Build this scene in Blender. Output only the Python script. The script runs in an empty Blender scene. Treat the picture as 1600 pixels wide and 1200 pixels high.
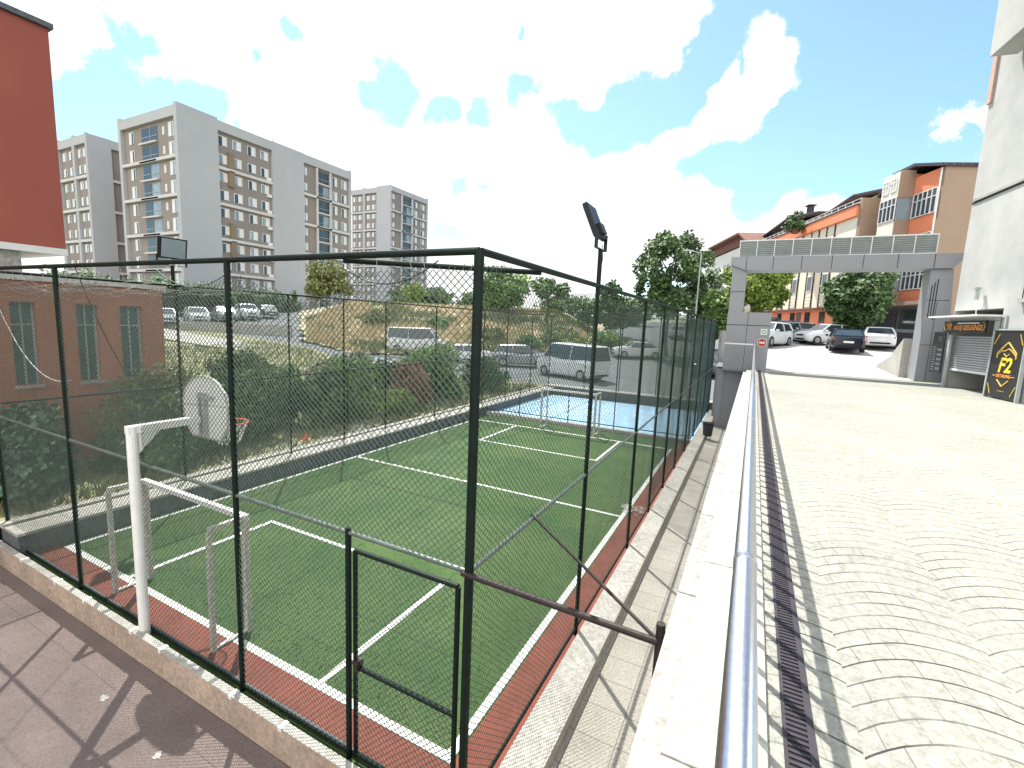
import bpy, math, random
from mathutils import Vector, Matrix, noise
R = math.radians
SC = bpy.context.scene
C = SC.collection
rnd = random.Random(7)

# ------------------------------------------------------------------ camera
YAW, PITCH, ROLL, FPX = 0.472488, -0.132456, 0.0423616, 729.33
cy, sy, cp, sp = math.cos(YAW), math.sin(YAW), math.cos(PITCH), math.sin(PITCH)
fwd = Vector((-sy*cp, cy*cp, sp)); rgt = Vector((cy, sy, 0)); up = rgt.cross(fwd)
r2 = rgt*math.cos(ROLL) + up*math.sin(ROLL); u2 = -rgt*math.sin(ROLL) + up*math.cos(ROLL)
cd = bpy.data.cameras.new('camera'); cam = bpy.data.objects.new('camera', cd); C.objects.link(cam)
cam.matrix_world = Matrix(((r2.x, u2.x, -fwd.x, 0), (r2.y, u2.y, -fwd.y, 0), (r2.z, u2.z, -fwd.z, 0), (0, 0, 0, 1)))
cd.sensor_width = 36; cd.lens = 36*FPX/1600; cd.clip_start = 0.05; cd.clip_end = 5000
SC.camera = cam

# ------------------------------------------------------------------ light
SUN_EL, SUN_AZ = 59.5, -45.0          # azimuth from +Y towards +X
SC.view_settings.view_transform = 'Standard'; SC.view_settings.look = 'None'
SC.view_settings.gamma = 1; SC.view_settings.exposure = 1.25
sun = bpy.data.lights.new('sun', 'SUN'); sun.energy = 3.7; sun.angle = R(0.53); sun.color = (1, .965, .9)
so = bpy.data.objects.new('sun', sun); C.objects.link(so)
sd = Vector((math.sin(R(SUN_AZ))*math.cos(R(SUN_EL)), math.cos(R(SUN_AZ))*math.cos(R(SUN_EL)), math.sin(R(SUN_EL))))
so.rotation_euler = sd.to_track_quat('Z', 'Y').to_euler()

def ray(x, y):
    return (fwd*FPX + r2*(x-800) - u2*(y-600)).normalized()

W = bpy.data.worlds.new('World'); SC.world = W; W.use_nodes = True
nt = W.node_tree; nt.nodes.clear(); N = nt.nodes.new; Lk = nt.links.new
out = N('ShaderNodeOutputWorld'); bg = N('ShaderNodeBackground'); Lk(bg.outputs[0], out.inputs[0])
sky = N('ShaderNodeTexSky'); sky.sky_type = 'NISHITA'; sky.sun_disc = False
sky.sun_elevation = R(SUN_EL); sky.sun_rotation = R(SUN_AZ); sky.air_density = 1.0; sky.dust_density = .6; sky.ozone_density = 1.2
bg.inputs['Strength'].default_value = 0.15
tc = N('ShaderNodeTexCoord')
def wn(kind, **kw):
    n = N(kind)
    for k, v in kw.items(): setattr(n, k, v)
    return n
def vmath(op, a, b=None):
    n = wn('ShaderNodeVectorMath', operation=op)
    for i, v in enumerate((a, b)):
        if v is None: continue
        if hasattr(v, 'links'): Lk(v, n.inputs[i])
        else: n.inputs[i].default_value = v
    return n
def fmath(op, a, b=None, c=None, clamp=False, tree=None):
    n = (tree or nt).nodes.new('ShaderNodeMath'); n.operation = op; n.use_clamp = clamp
    for i, v in enumerate((a, b, c)):
        if v is None: continue
        if hasattr(v, 'links'): (tree or nt).links.new(v, n.inputs[i])
        else: n.inputs[i].default_value = v
    return n.outputs[0]
D0 = tc.outputs['Generated']
nz = wn('ShaderNodeTexNoise'); nz.inputs['Scale'].default_value = 5.0; nz.inputs['Detail'].default_value = 9; nz.inputs['Roughness'].default_value = .62
Lk(D0, nz.inputs['Vector'])
off = vmath('SUBTRACT', nz.outputs['Color'], (.5, .5, .5)); sc_ = vmath('SCALE', off.outputs[0]); sc_.inputs['Scale'].default_value = .20
dd = vmath('ADD', D0, sc_.outputs[0]); dn = vmath('NORMALIZE', dd.outputs[0]); DV = dn.outputs[0]
acc = None
# (direction pixel, angular radius) of the cloud masses; negative radius: open sky
BL = [(640, 330, 260), (420, 330, 200), (850, 330, 170), (1000, 330, 95), (1090, 318, 45), (1180, 350, 75), (1110, 370, 80),
      (330, 60, 150), (240, 20, 100), (60, 40, 105), (560, 20, 130), (760, 30, 170), (920, 60, 130), (1040, 30, 75), (860, 130, 70), (700, 100, 75),
      (1210, 110, 62), (1260, 75, 30), (1150, 170, 48), (1080, 190, 50), (1040, 225, 42), (1120, 150, 40), (470, 190, 90), (400, 180, 80),
      (1465, 228, 22), (1515, 215, 30), (250, 150, 14), (1290, 330, 24), (0, 300, 120), (860, 235, 60), (-300, 100, 300), (-200, 400, 300), (200, -400, 300)]
for x, y, r in BL:
    v = ray(x, y); dt = vmath('DISTANCE', DV, tuple(v)).outputs['Value']
    k = abs(r)/FPX*(1.0/(1+((x-800)**2+(y-600)**2)/FPX**2))**.75
    m = fmath('MULTIPLY_ADD', dt, -1.0/(.33*k+.02), k/(.33*k+.02)+.45)
    m = fmath('MINIMUM', m, 1.0)
    acc = m if acc is None else fmath('SMOOTH_MAX', acc, m, .15)
hole = None
for x, y, r in [(620, 130, 52), (575, 125, 30), (690, 160, 24), (750, 182, 22), (830, 150, 30), (890, 200, 38), (930, 215, 45), (985, 165, 40), (140, 150, 62), (205, 60, 34), (265, 150, 40), (330, 215, 22), (170, 200, 50),
                (462, 60, 14), (822, 40, 14), (1190, 300, 45), (1160, 270, 30), (1060, 150, 34), (1090, 90, 40), (400, 120, 12), (720, 290, 22), (700, 370, 25), (1240, 170, 26), (40, 110, 30), (1490, 240, 9)]:
    v = ray(x, y); dt = vmath('DISTANCE', DV, tuple(v)).outputs['Value']
    k = r/FPX*(1.0/(1+((x-800)**2+(y-600)**2)/FPX**2))**.75
    m = fmath('MAXIMUM', fmath('MULTIPLY_ADD', dt, -1.0/(.5*k+.015), k/(.5*k+.015)+.5), 0.0)
    hole = m if hole is None else fmath('MAXIMUM', hole, m)
back = None  # unseen clouds behind and above the camera, added as fill light
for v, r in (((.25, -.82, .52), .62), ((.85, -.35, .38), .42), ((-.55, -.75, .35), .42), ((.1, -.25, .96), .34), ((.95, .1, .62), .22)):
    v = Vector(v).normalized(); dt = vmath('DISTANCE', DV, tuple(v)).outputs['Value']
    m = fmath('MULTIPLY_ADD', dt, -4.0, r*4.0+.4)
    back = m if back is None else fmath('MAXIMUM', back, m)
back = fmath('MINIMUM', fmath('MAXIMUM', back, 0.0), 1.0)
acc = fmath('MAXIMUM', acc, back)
acc = fmath('MINIMUM', fmath('MAXIMUM', acc, 0.0), 1.0)
acc = fmath('SUBTRACT', acc, fmath('MULTIPLY', fmath('MINIMUM', hole, 1.15), .95))
n2 = wn('ShaderNodeTexNoise'); n2.inputs['Scale'].default_value = 9; n2.inputs['Detail'].default_value = 8; n2.inputs['Roughness'].default_value = .6
Lk(D0, n2.inputs['Vector'])
cl = fmath('MULTIPLY_ADD', n2.outputs['Fac'], 1.7, -.85)
cl = fmath('ADD', acc, cl)
mr = wn('ShaderNodeMapRange'); mr.interpolation_type = 'SMOOTHSTEP'; Lk(cl, mr.inputs['Value'])
mr.inputs['From Min'].default_value = .22; mr.inputs['From Max'].default_value = .70
tint = wn('ShaderNodeMix', data_type='RGBA', blend_type='MULTIPLY'); tint.inputs['Factor'].default_value = 1
Lk(sky.outputs[0], tint.inputs['A']); tint.inputs['B'].default_value = (.60, .69, .66, 1)
mx = wn('ShaderNodeMix', data_type='RGBA'); Lk(mr.outputs[0], mx.inputs['Factor']); Lk(tint.outputs['Result'], mx.inputs['A'])
cc = wn('ShaderNodeMix', data_type='RGBA'); Lk(back, cc.inputs['Factor'])      # added out-of-frame clouds are set brighter to fill the shaded faces
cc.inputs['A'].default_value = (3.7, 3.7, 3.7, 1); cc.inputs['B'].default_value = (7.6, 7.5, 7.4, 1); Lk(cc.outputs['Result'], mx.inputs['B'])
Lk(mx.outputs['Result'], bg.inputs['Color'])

# ------------------------------------------------------------------ materials
MATS = {}
def mat(name, col, rough=.8, var=.12, scale=6, bump=0.0, metal=0.0, island=0.0, col2=None, spec=.5, trans=0, fine=0, detail=6):
    if name in MATS: return MATS[name]
    m = bpy.data.materials.new(name); m.use_nodes = True; t = m.node_tree; b = t.nodes['Principled BSDF']
    n = t.nodes.new
    b.inputs['Roughness'].default_value = rough; b.inputs['Metallic'].default_value = metal
    b.inputs['Specular IOR Level'].default_value = spec
    if trans: b.inputs['Transmission Weight'].default_value = trans
    co = n('ShaderNodeTexCoord')
    nx = n('ShaderNodeTexNoise'); nx.inputs['Scale'].default_value = scale; nx.inputs['Detail'].default_value = detail; nx.inputs['Roughness'].default_value = .65
    t.links.new(co.outputs['Object'], nx.inputs['Vector'])
    rp = n('ShaderNodeMapRange'); rp.inputs['From Min'].default_value = .3; rp.inputs['From Max'].default_value = .7
    t.links.new(nx.outputs['Fac'], rp.inputs['Value'])
    mxx = n('ShaderNodeMix'); mxx.data_type = 'RGBA'; t.links.new(rp.outputs[0], mxx.inputs['Factor'])
    c2 = col2 if col2 else tuple(min(1, c*(1+var)) for c in col); c1 = col if col2 else tuple(c*(1-var) for c in col)
    mxx.inputs['A'].default_value = (*c1, 1); mxx.inputs['B'].default_value = (*c2, 1)
    res = mxx.outputs['Result']
    if fine:
        nf = n('ShaderNodeTexNoise'); nf.inputs['Scale'].default_value = fine; nf.inputs['Detail'].default_value = 4; nf.inputs['Roughness'].default_value = .8
        t.links.new(co.outputs['Object'], nf.inputs['Vector'])
        r3 = n('ShaderNodeMapRange'); r3.inputs['From Min'].default_value = .35; r3.inputs['From Max'].default_value = .65
        r3.inputs['To Min'].default_value = .72; r3.inputs['To Max'].default_value = 1.28; t.links.new(nf.outputs['Fac'], r3.inputs['Value'])
        vm = n('ShaderNodeVectorMath'); vm.operation = 'SCALE'; t.links.new(res, vm.inputs[0]); t.links.new(r3.outputs[0], vm.inputs['Scale']); res = vm.outputs[0]
    if island:
        g = n('ShaderNodeNewGeometry'); r3 = n('ShaderNodeMapRange'); t.links.new(g.outputs['Random Per Island'], r3.inputs['Value'])
        r3.inputs['To Min'].default_value = 1-island; r3.inputs['To Max'].default_value = 1+island
        vm = n('ShaderNodeVectorMath'); vm.operation = 'SCALE'; t.links.new(res, vm.inputs[0]); t.links.new(r3.outputs[0], vm.inputs['Scale']); res = vm.outputs[0]
    t.links.new(res, b.inputs['Base Color'])
    if bump:
        bp = n('ShaderNodeBump'); bp.inputs['Strength'].default_value = bump; bp.inputs['Distance'].default_value = .02
        src = nf.outputs['Fac'] if fine else nx.outputs['Fac']
        t.links.new(src, bp.inputs['Height']); t.links.new(bp.outputs[0], b.inputs['Normal'])
    MATS[name] = m; return m

def lattice(m, sx, sz, col, wx=.03, axis='XZ', strength=1.0):
    """thin joint lines on a surface (pavers, sheet joints)"""
    t = m.node_tree; b = t.nodes['Principled BSDF']; n = t.nodes.new
    co = n('ShaderNodeTexCoord'); sp_ = n('ShaderNodeSeparateXYZ'); t.links.new(co.outputs['Object'], sp_.inputs[0])
    def ln(o, s):
        f = fmath('FRACT', fmath('DIVIDE', o, s, tree=t), tree=t)
        return fmath('LESS_THAN', f, wx/s, tree=t)
    a = ln(sp_.outputs[axis[0]], sx); c = ln(sp_.outputs[axis[1]], sz)
    f = fmath('MULTIPLY', fmath('MAXIMUM', a, c, tree=t), strength, tree=t)
    mm = n('ShaderNodeMix'); mm.data_type = 'RGBA'; t.links.new(f, mm.inputs['Factor'])
    t.links.new(b.inputs['Base Color'].links[0].from_socket, mm.inputs['A']); mm.inputs['B'].default_value = (*col, 1)
    t.links.new(mm.outputs['Result'], b.inputs['Base Color'])
    return m

M_turf = mat('turf', (.036, .085, .026), .9, scale=.7, bump=.6, col2=(.082, .125, .045), detail=10, fine=90, spec=.2)
M_red = mat('red_turf', (.19, .062, .045), .9, .2, 3, .5, fine=90, spec=.2)
M_line = mat('white_line', (.62, .64, .6), .9, .15, 30, .4, fine=120)
M_blue = mat('blue_court', (.30, .52, .72), .6, .12, 1.2, .1, fine=60)
M_asph = mat('brown_asphalt', (.165, .13, .118), .95, .16, 1.2, .3, fine=55)
M_road = mat('road_asphalt', (.13, .14, .145), .9, .15, .3, .2, fine=20)
M_conc = mat('concrete', (.34, .325, .30), .9, .2, 1.5, .08, fine=14)
M_pale = mat('pale_stone', (.36, .35, .31), .85, .16, 1.2, .04, fine=18)
M_walk = lattice(mat('walkway_paving', (.33, .31, .265), .9, .18, 1.1, .2, fine=40), .40, .40, (.13, .12, .11), .012, 'XY', .7)
M_kerb = mat('kerb_render', (.38, .29, .225), .85, .28, 1.3, .08, fine=16)
M_darkwall = mat('dark_wall', (.10, .11, .12), .9, .15, 1, .2, fine=15)
M_green = mat('dark_green_paint', (.004, .011, .008), .55, .4, 8, .1, spec=.2)
M_wire = mat('galvanised_wire', (.075, .105, .09), .5, .3, 12, 0, metal=.3)
M_rust = mat('rusty_steel', (.03, .022, .02), .6, .4, 14, .3, metal=.3)
M_wht = mat('white_paint', (.72, .73, .70), .5, .08, 8, .05)
M_chip = mat('chipped_white_paint', (.30, .26, .20), .6, scale=22, bump=.2, col2=(.74, .74, .70))
M_steel = mat('brushed_steel', (.62, .62, .64), .26, .06, 30, .04, metal=1)
M_black = mat('black_metal', (.008, .009, .013), .45, .2, 8, spec=.3)
M_grate = mat('drain_grate', (.045, .038, .045), .55, .2, 10, .1, metal=.4)
M_glass = mat('dark_glass', (.03, .045, .055), .08, .3, .5, spec=.8)
M_glass2 = mat('pale_glass', (.22, .27, .30), .12, .35, .6, spec=.8)
M_teal = mat('teal_glass', (.05, .10, .11), .1, .3, 1, spec=.8)
M_frame = mat('white_frame', (.70, .70, .70), .5, .05)
M_panel = mat('grey_cladding', (.255, .26, .275), .45, .06, .8, .03)
M_joint = mat('panel_joint', (.03, .03, .035), .9)
M_lou = mat('louvre_metal', (.36, .39, .38), .45, .12, 3)
M_redwall = mat('red_render', (.30, .08, .058), .9, .10, .5, .05)
M_orange = mat('orange_render', (.78, .25, .13), .9, .07, .5, .05)
M_brick = mat('orange_brown_render', (.40, .15, .09), .9, .12, .6, .05)
M_brown = mat('brown_render', (.30, .215, .155), .9, .08, .6, .05)
M_cream = mat('cream_render', (.84, .72, .54), .9, .05, .4, .05)
M_creamw = mat('pale_cream_render', (.74, .69, .58), .9, .05, .4, .05)
M_whiter = mat('white_render', (.66, .65, .62), .9, .08, .4, .05)
M_greyr = mat('patchy_grey_render', (.34, .345, .34), .95, scale=.5, bump=.15, col2=(.54, .53, .49), detail=9)
M_blk = mat('block_grey_render', (.38, .385, .395), .9, .05, .15, .05, fine=0)
M_blkband = mat('block_pale_band', (.50, .49, .48), .9, .06, .2)
M_taupe = mat('taupe_render', (.23, .20, .18), .9, .08, .2)
M_olive = mat('olive_render', (.20, .15, .10), .9, .08, .2)
M_roof = mat('dark_roof', (.045, .035, .05), .8, .2, 2, .2)
M_tile = mat('brown_roof', (.16, .07, .05), .8, .2, 2, .2)
M_bark = mat('bark', (.07, .055, .04), .95, .3, 6, .5)
M_leafd = mat('dark_leaves', (.08, .135, .05), .6, .35, .8, island=.55, spec=.3)
M_leafm = mat('mid_leaves', (.14, .23, .065), .6, .35, .8, island=.5, spec=.3)
M_leafy = mat('yellow_green_leaves', (.17, .24, .045), .6, .3, .8, island=.45, spec=.3)
M_leafo = mat('olive_leaves', (.18, .20, .08), .65, .3, .8, island=.45, spec=.2)
M_leafr = mat('reddish_leaves', (.24, .12, .08), .65, .3, .8, island=.4, spec=.2)
M_leafb = mat('blue_green_leaves', (.08, .14, .09), .6, .3, .8, island=.5, spec=.3)
M_dry = mat('dry_grass', (.32, .27, .16), .95, scale=.35, bump=.5, col2=(.52, .45, .30), fine=3)
M_soil = mat('garden_soil', (.16, .15, .09), .95, scale=.8, bump=.5, col2=(.27, .27, .13), fine=8)
M_stone = mat('white_stones', (.42, .41, .38), .9, .25, 5, .3, island=.3)
M_rub = mat('tyre_rubber', (.02, .02, .02), .8)
M_rim = mat('alloy', (.45, .46, .48), .35, metal=.8)
M_lamp = mat('clear_lamp', (.7, .72, .75), .15)
M_tail = mat('red_lamp', (.45, .015, .015), .25)
M_plate = mat('number_plate', (.7, .7, .68), .5)
M_gold = mat('gold_print', (.72, .50, .10), .5, .08)
M_yellow = mat('yellow_print', (.85, .62, .04), .5, .05)
M_orp = mat('orange_print', (.82, .30, .05), .5, .05)
M_sign = mat('sign_black', (.015, .015, .015), .45, .2)
M_signr = mat('sign_red', (.42, .03, .03), .5)
M_signg = mat('sign_green', (.05, .30, .16), .5)
M_orpl = mat('orange_plastic', (.75, .16, .03), .5)
M_rim_o = mat('rim_orange', (.55, .13, .04), .6, .3, 10)

# paving of stamped fans
def fan_material():
    m = mat('fan_paving', (.235, .235, .205), .85, scale=.42, bump=.08, col2=(.345, .335, .275), fine=30, detail=9)
    t = m.node_tree; b = t.nodes['Principled BSDF']; n = t.nodes.new
    co = n('ShaderNodeTexCoord'); s = n('ShaderNodeSeparateXYZ')
    wob = n('ShaderNodeTexNoise'); wob.inputs['Scale'].default_value = 5; t.links.new(co.outputs['Object'], wob.inputs['Vector'])
    w2 = n('ShaderNodeVectorMath'); w2.operation = 'MULTIPLY_ADD'; t.links.new(wob.outputs['Color'], w2.inputs[0])
    w2.inputs[1].default_value = (.014, .014, 0); t.links.new(co.outputs['Object'], w2.inputs[2]); t.links.new(w2.outputs[0], s.inputs[0])
    F = lambda op, *a: fmath(op, *a, tree=t)
    X_, Y_ = s.outputs['X'], s.outputs['Y']; Wd = .63; sp = .125
    col = F('DIVIDE', F('SUBTRACT', X_, .49), Wd); ci = F('FLOOR', col); u = F('MULTIPLY', F('FRACT', col), Wd)
    du = F('SUBTRACT', u, .46)
    v = F('ADD', F('ADD', Y_, F('MULTIPLY', F('MULTIPLY', du, du), 1.23)), F('MULTIPLY', ci, .047))
    rn = F('DIVIDE', v, sp); rf = F('FRACT', rn); ri = F('FLOOR', rn)
    e = F('LESS_THAN', rf, .085)
    e2 = F('LESS_THAN', F('FRACT', F('ADD', F('DIVIDE', F('ADD', u, F('MULTIPLY', rf, .02)), .155), F('ADD', F('MULTIPLY', ri, .5), F('MULTIPLY', ci, .3)))), .03)
    gate = n('ShaderNodeTexNoise'); gate.inputs['Scale'].default_value = 2.2; gate.inputs['Detail'].default_value = 5; t.links.new(co.outputs['Object'], gate.inputs['Vector'])
    g = n('ShaderNodeMapRange'); t.links.new(gate.outputs['Fac'], g.inputs['Value']); g.inputs['From Min'].default_value = .42; g.inputs['From Max'].default_value = .60
    f = F('MULTIPLY', F('MAXIMUM', e, F('MULTIPLY', e2, .6)), F('MULTIPLY_ADD', g.outputs[0], .6, .4))
    mm = n('ShaderNodeMix'); mm.data_type = 'RGBA'; t.links.new(f, mm.inputs['Factor'])
    t.links.new(b.inputs['Base Color'].links[0].from_socket, mm.inputs['A']); mm.inputs['B'].default_value = (.03, .028, .026, 1)
    t.links.new(mm.outputs['Result'], b.inputs['Base Color'])
    return m
M_fan = fan_material()

# ------------------------------------------------------------------ mesh helpers
class MB:
    def __init__(s): s.v = []; s.f = []; s.mi = []; s.mats = []
    def m(s, mt):
        if mt not in s.mats: s.mats.append(mt)
        return s.mats.index(mt)
    def add(s, vs, fs, mt=None):
        k = len(s.v); s.v += [tuple(v) for v in vs]; i = s.m(mt) if mt else 0
        for f in fs: s.f.append([k+a for a in f]); s.mi.append(i)
        return s
    def box(s, x0, x1, y0, y1, z0, z1, mt=None):
        if x0 > x1: x0, x1 = x1, x0
        if y0 > y1: y0, y1 = y1, y0
        if z0 > z1: z0, z1 = z1, z0
        return s.add([(x0,y0,z0),(x1,y0,z0),(x1,y1,z0),(x0,y1,z0),(x0,y0,z1),(x1,y0,z1),(x1,y1,z1),(x0,y1,z1)],
                     [(0,3,2,1),(4,5,6,7),(0,1,5,4),(1,2,6,5),(2,3,7,6),(3,0,4,7)], mt)
    def tube(s, a, b, r, n=8, mt=None, r_b=None, cap=True):
        a = Vector(a); b = Vector(b); d = (b-a)
        if d.length < 1e-6: return s
        d.normalize(); q = Vector((0,0,1)) if abs(d.z) < .9 else Vector((1,0,0)); p = d.cross(q).normalized(); w = d.cross(p)
        rb = r if r_b is None else r_b
        vs = []; 
        for c_, rr in ((a, r), (b, rb)):
            for i in range(n):
                t = 2*math.pi*(i+.5)/n; vs.append(c_+p*math.cos(t)*rr+w*math.sin(t)*rr)
        fs = [(i, (i+1) % n, n+(i+1) % n, n+i) for i in range(n)]
        if cap: fs += [tuple(range(n))[::-1], tuple(range(n, 2*n))]
        return s.add(vs, fs, mt)
    def path(s, pts, r, n=6, mt=None):
        for a, b in zip(pts, pts[1:]): s.tube(a, b, r, n, mt)
        return s
    def prism(s, poly, y0, y1, mt=None, axis='Y'):
        """poly in (x,z) extruded along Y (or (y,z) along X, or (x,y) along Z)"""
        n = len(poly)
        def P(p, q): return (p[0], q, p[1]) if axis == 'Y' else ((q, p[0], p[1]) if axis == 'X' else (p[0], p[1], q))
        vs = [P(p, y0) for p in poly]+[P(p, y1) for p in poly]
        fs = [(i, (i+1) % n, n+(i+1) % n, n+i) for i in range(n)]+[tuple(range(n))[::-1], tuple(range(n, 2*n))]
        return s.add(vs, fs, mt)
    def build(s, name, mt=None, parent=None, smooth=False):
        me = bpy.data.meshes.new(name); me.from_pydata(s.v, [], s.f)
        ms = s.mats if s.mats else [mt]
        for q in ms: me.materials.append(q)
        if len(ms) > 1: me.polygons.foreach_set('material_index', s.mi)
        if smooth: me.polygons.foreach_set('use_smooth', [True]*len(s.f))
        me.update(); o = bpy.data.objects.new(name, me); C.objects.link(o)
        if parent: o.parent = parent
        return o
def fixn(o):
    import bmesh
    b = bmesh.new(); b.from_mesh(o.data); bmesh.ops.recalc_face_normals(b, faces=b.faces); b.to_mesh(o.data); b.free(); return o
def bevel(o, w=.01, seg=2):
    md = o.modifiers.new('bevel', 'BEVEL'); md.width = w; md.segments = seg; md.limit_method = 'ANGLE'; return o
def tag(o, label, cat, group=None, kind=None):
    if label: o['label'] = label
    if cat: o['category'] = cat
    if group: o['group'] = group
    if kind: o['kind'] = kind
    return o
def thing(name, label, cat, loc=(0,0,0), rz=0, group=None):
    o = bpy.data.objects.new(name, None); C.objects.link(o); o.location = loc; o.rotation_euler = (0,0,rz); o.empty_display_size = .2
    return tag(o, label, cat, group)
def copy_tree(o, parent=None):
    c = o.copy(); C.objects.link(c)
    if parent: c.parent = parent
    for ch in [k for k in bpy.data.objects if k.parent == o]: copy_tree(ch, c)
    return c
def struct(o, label=None, cat=None): 
    o['kind'] = 'structure'
    if label: o['label'] = label
    if cat: o['category'] = cat
    return o
def sheet(name, x0, x1, y0, y1, z, mt, label=None, cat=None):
    return struct(MB().box(x0, x1, y0, y1, z-.3, z).build(name, mt), label, cat)

# ------------------------------------------------------------------ ground
def interp(x, xs, ys):
    if x <= xs[0]: return ys[0]
    for i in range(1, len(xs)):
        if x <= xs[i]: return ys[i-1]+(ys[i]-ys[i-1])*(x-xs[i-1])/(xs[i]-xs[i-1])
    return ys[-1]
def street(y): return interp(y, [20.5, 32, 47, 90, 140], [-1.45, -1.06, -.12, 3.0, 5.0])
def low(x, y):
    r = math.hypot(x, y); a = math.degrees(math.atan2(-x, y))
    hb = interp(r, [0, 28, 45, 60, 75, 100, 160, 400], [-3.62, -3.62, -3.1, -1.6, -.4, .6, 2, 3])
    hm = interp(r, [0, 41, 45, 60, 75, 120, 300], [-3.62, -3.55, -3.0, 1.1, 1.9, 2.2, 3])
    hl = interp(r, [0, 22, 42, 60, 90, 150, 400], [-3.62, -3.5, -2.45, -1.3, .3, 1.2, 3])
    w1 = min(1, max(0, (a-17)/5)); w2 = min(1, max(0, (a-46)/5))
    return (hb*(1-w1)+hm*w1)*(1-w2)+hl*w2
def terrain(name, xs, ys, h, mt, dz=0, mask=None, rough=0):
    vs = []; fs = []; nx = len(xs)
    for y in ys:
        for x in xs:
            vs.append((x, y, h(x, y)+dz+(rough*noise.noise((x*.5, y*.5, 0))+rough*.5*noise.noise((x*1.7, y*1.7, 3)) if rough else 0)))
    for j in range(len(ys)-1):
        for i in range(nx-1):
            if mask and not mask((xs[i]+xs[i+1])/2, (ys[j]+ys[j+1])/2): continue
            fs.append((j*nx+i, j*nx+i+1, (j+1)*nx+i+1, (j+1)*nx+i))
    return MB().add(vs, fs).build(name, mt, smooth=True)
def rng(a, b, n): return [a+(b-a)*i/n for i in range(n+1)]
XL = [-1500, -700, -400, -250]+rng(-180, -60, 48)[0:]+rng(-58, -1.3, 56)
YL = rng(25.2, 90, 60)+[95, 102, 112, 125, 150, 200, 300, 500, 900, 1800]
struct(terrain('ground', XL, YL, low, M_road))
# garden and land to the left of the courts
XG = [-1500, -600, -300]+rng(-160, -40, 30)+rng(-38, -10.35, 28)
YG = [-200, -60, -20, -8, -2]+rng(0, 25.2, 25)
struct(terrain('garden_ground', XG, YG, lambda x, y: low(x, y), M_soil, rough=.08))
# upper street beyond the gateway
struct(terrain('upper_street', rng(-1.3, 60, 40), [20.6]+rng(21, 60, 30)+[75, 90, 110, 140], lambda x, y: street(y), mat('pale_street', (.36, .355, .34), .9, .12, .25, .15, fine=14)))
sheet('plaza', .12, 40, -14, 20.25, -1.45, M_fan)
sheet('road_lip', .40, 5.0, 20.25, 20.62, -1.47, M_darkwall)
sheet('walkway', -1.26, -.22, -2, 24.9, -3.95, M_walk)
sheet('asphalt_yard', -40, -1.3, -14, 2.50, -4.14, M_asph)
sheet('pitch', -9.72, -1.58, 2.6, 16.7, -3.90, M_turf)
sheet('blue_court', -9.72, -1.58, 16.95, 23.6, -3.88, M_blue)
# red border and painted lines of the pitch
b = MB()
b.box(-9.7, -1.60, 2.72, 3.06, -3.92, -3.894); b.box(-2.0, -1.60, 3.06, 16.5, -3.92, -3.894)
struct(b.build('red_border', M_red))
b = MB(); zt = -3.889
def ln(x0, x1, y0, y1, z=zt, bb=None): (bb or b).box(x0, x1, y0, y1, z-.02, z)
ln(-9.55, -2.02, 3.06, 3.15); ln(-9.55, -2.02, 15.5, 15.59); ln(-9.55, -9.46, 3.15, 15.5); ln(-2.11, -2.02, 3.15, 15.5)
ln(-9.46, -2.11, 9.24, 9.31)
ln(-7.72, -7.64, 3.15, 5.36); ln(-3.78, -3.70, 3.15, 5.36); ln(-7.72, -3.70, 5.36, 5.43)
ln(-7.72, -7.64, 12.92, 15.5); ln(-3.78, -3.70, 12.92, 15.5); ln(-7.72, -3.70, 12.85, 12.92)
struct(b.build('pitch_lines', M_line))
b = MB(); z2 = -3.869
for r_ in (1.3, .55):
    pts = [(-5.6+r_*math.cos(t), 20.2+r_*math.sin(t)) for t in [i*math.pi/20 for i in range(41)]]
    for p, q in zip(pts, pts[1:]):
        p, q = Vector((*p, z2)), Vector((*q, z2)); d = (q-p).normalized(); w = Vector((-d.y, d.x, 0))*.03
        b.add([p-w, q-w, q+w, p+w], [(0,1,2,3)])
for x in (-9.4, -1.95): b.box(x, x+.06, 17.2, 23.2, z2-.01, z2)
b.box(-9.34, -1.95, 17.2, 17.26, z2-.01, z2); b.box(-9.34, -1.95, 23.1, 23.16, z2-.01, z2); b.box(-5.63, -5.57, 17.26, 23.1, z2-.012, z2-.002)
for sx, x0 in ((1, -9.34), (-1, -1.95)):
    b.box(x0, x0+sx*1.9, 19.0, 19.06, z2-.01, z2); b.box(x0, x0+sx*1.9, 21.4, 21.46, z2-.01, z2)
    b.box(x0+sx*1.9, x0+sx*1.96, 19.06, 21.4, z2-.01, z2)
struct(b.build('court_lines', M_line))
b = MB(); b.box(-9.72, -1.6, 16.70, 16.95, -4.1, -3.78)
tag(b.build('low_kerb', M_conc), 'low concrete kerb between the green pitch and the blue court', 'kerb')

# tufts of artificial grass, too many to count
b = MB()
for i in range(26000):
    y = 2.75+ (rnd.random()**1.6)*9; x = rnd.uniform(-9.6, -1.65)
    if y > 3.06 and x > -1.62: continue
    h = rnd.uniform(.008, .02); a = rnd.uniform(0, 6.28); w = .007
    dx, dy = math.cos(a)*w, math.sin(a)*w; lx, ly = rnd.uniform(-.01, .01), rnd.uniform(-.01, .01)
    if x < -2.02 and y > 3.16 and not (9.22 < y < 9.33): b.add([(x-dx, y-dy, -3.9), (x+dx, y+dy, -3.9), (x+lx, y+ly, -3.9+h)], [(0,1,2)])
tag(b.build('grass', mat('turf_blades', (.055, .12, .042), .7, .2, 2, island=.5)), 'short green artificial grass blades on the fenced pitch', 'grass', kind='stuff')

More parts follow.
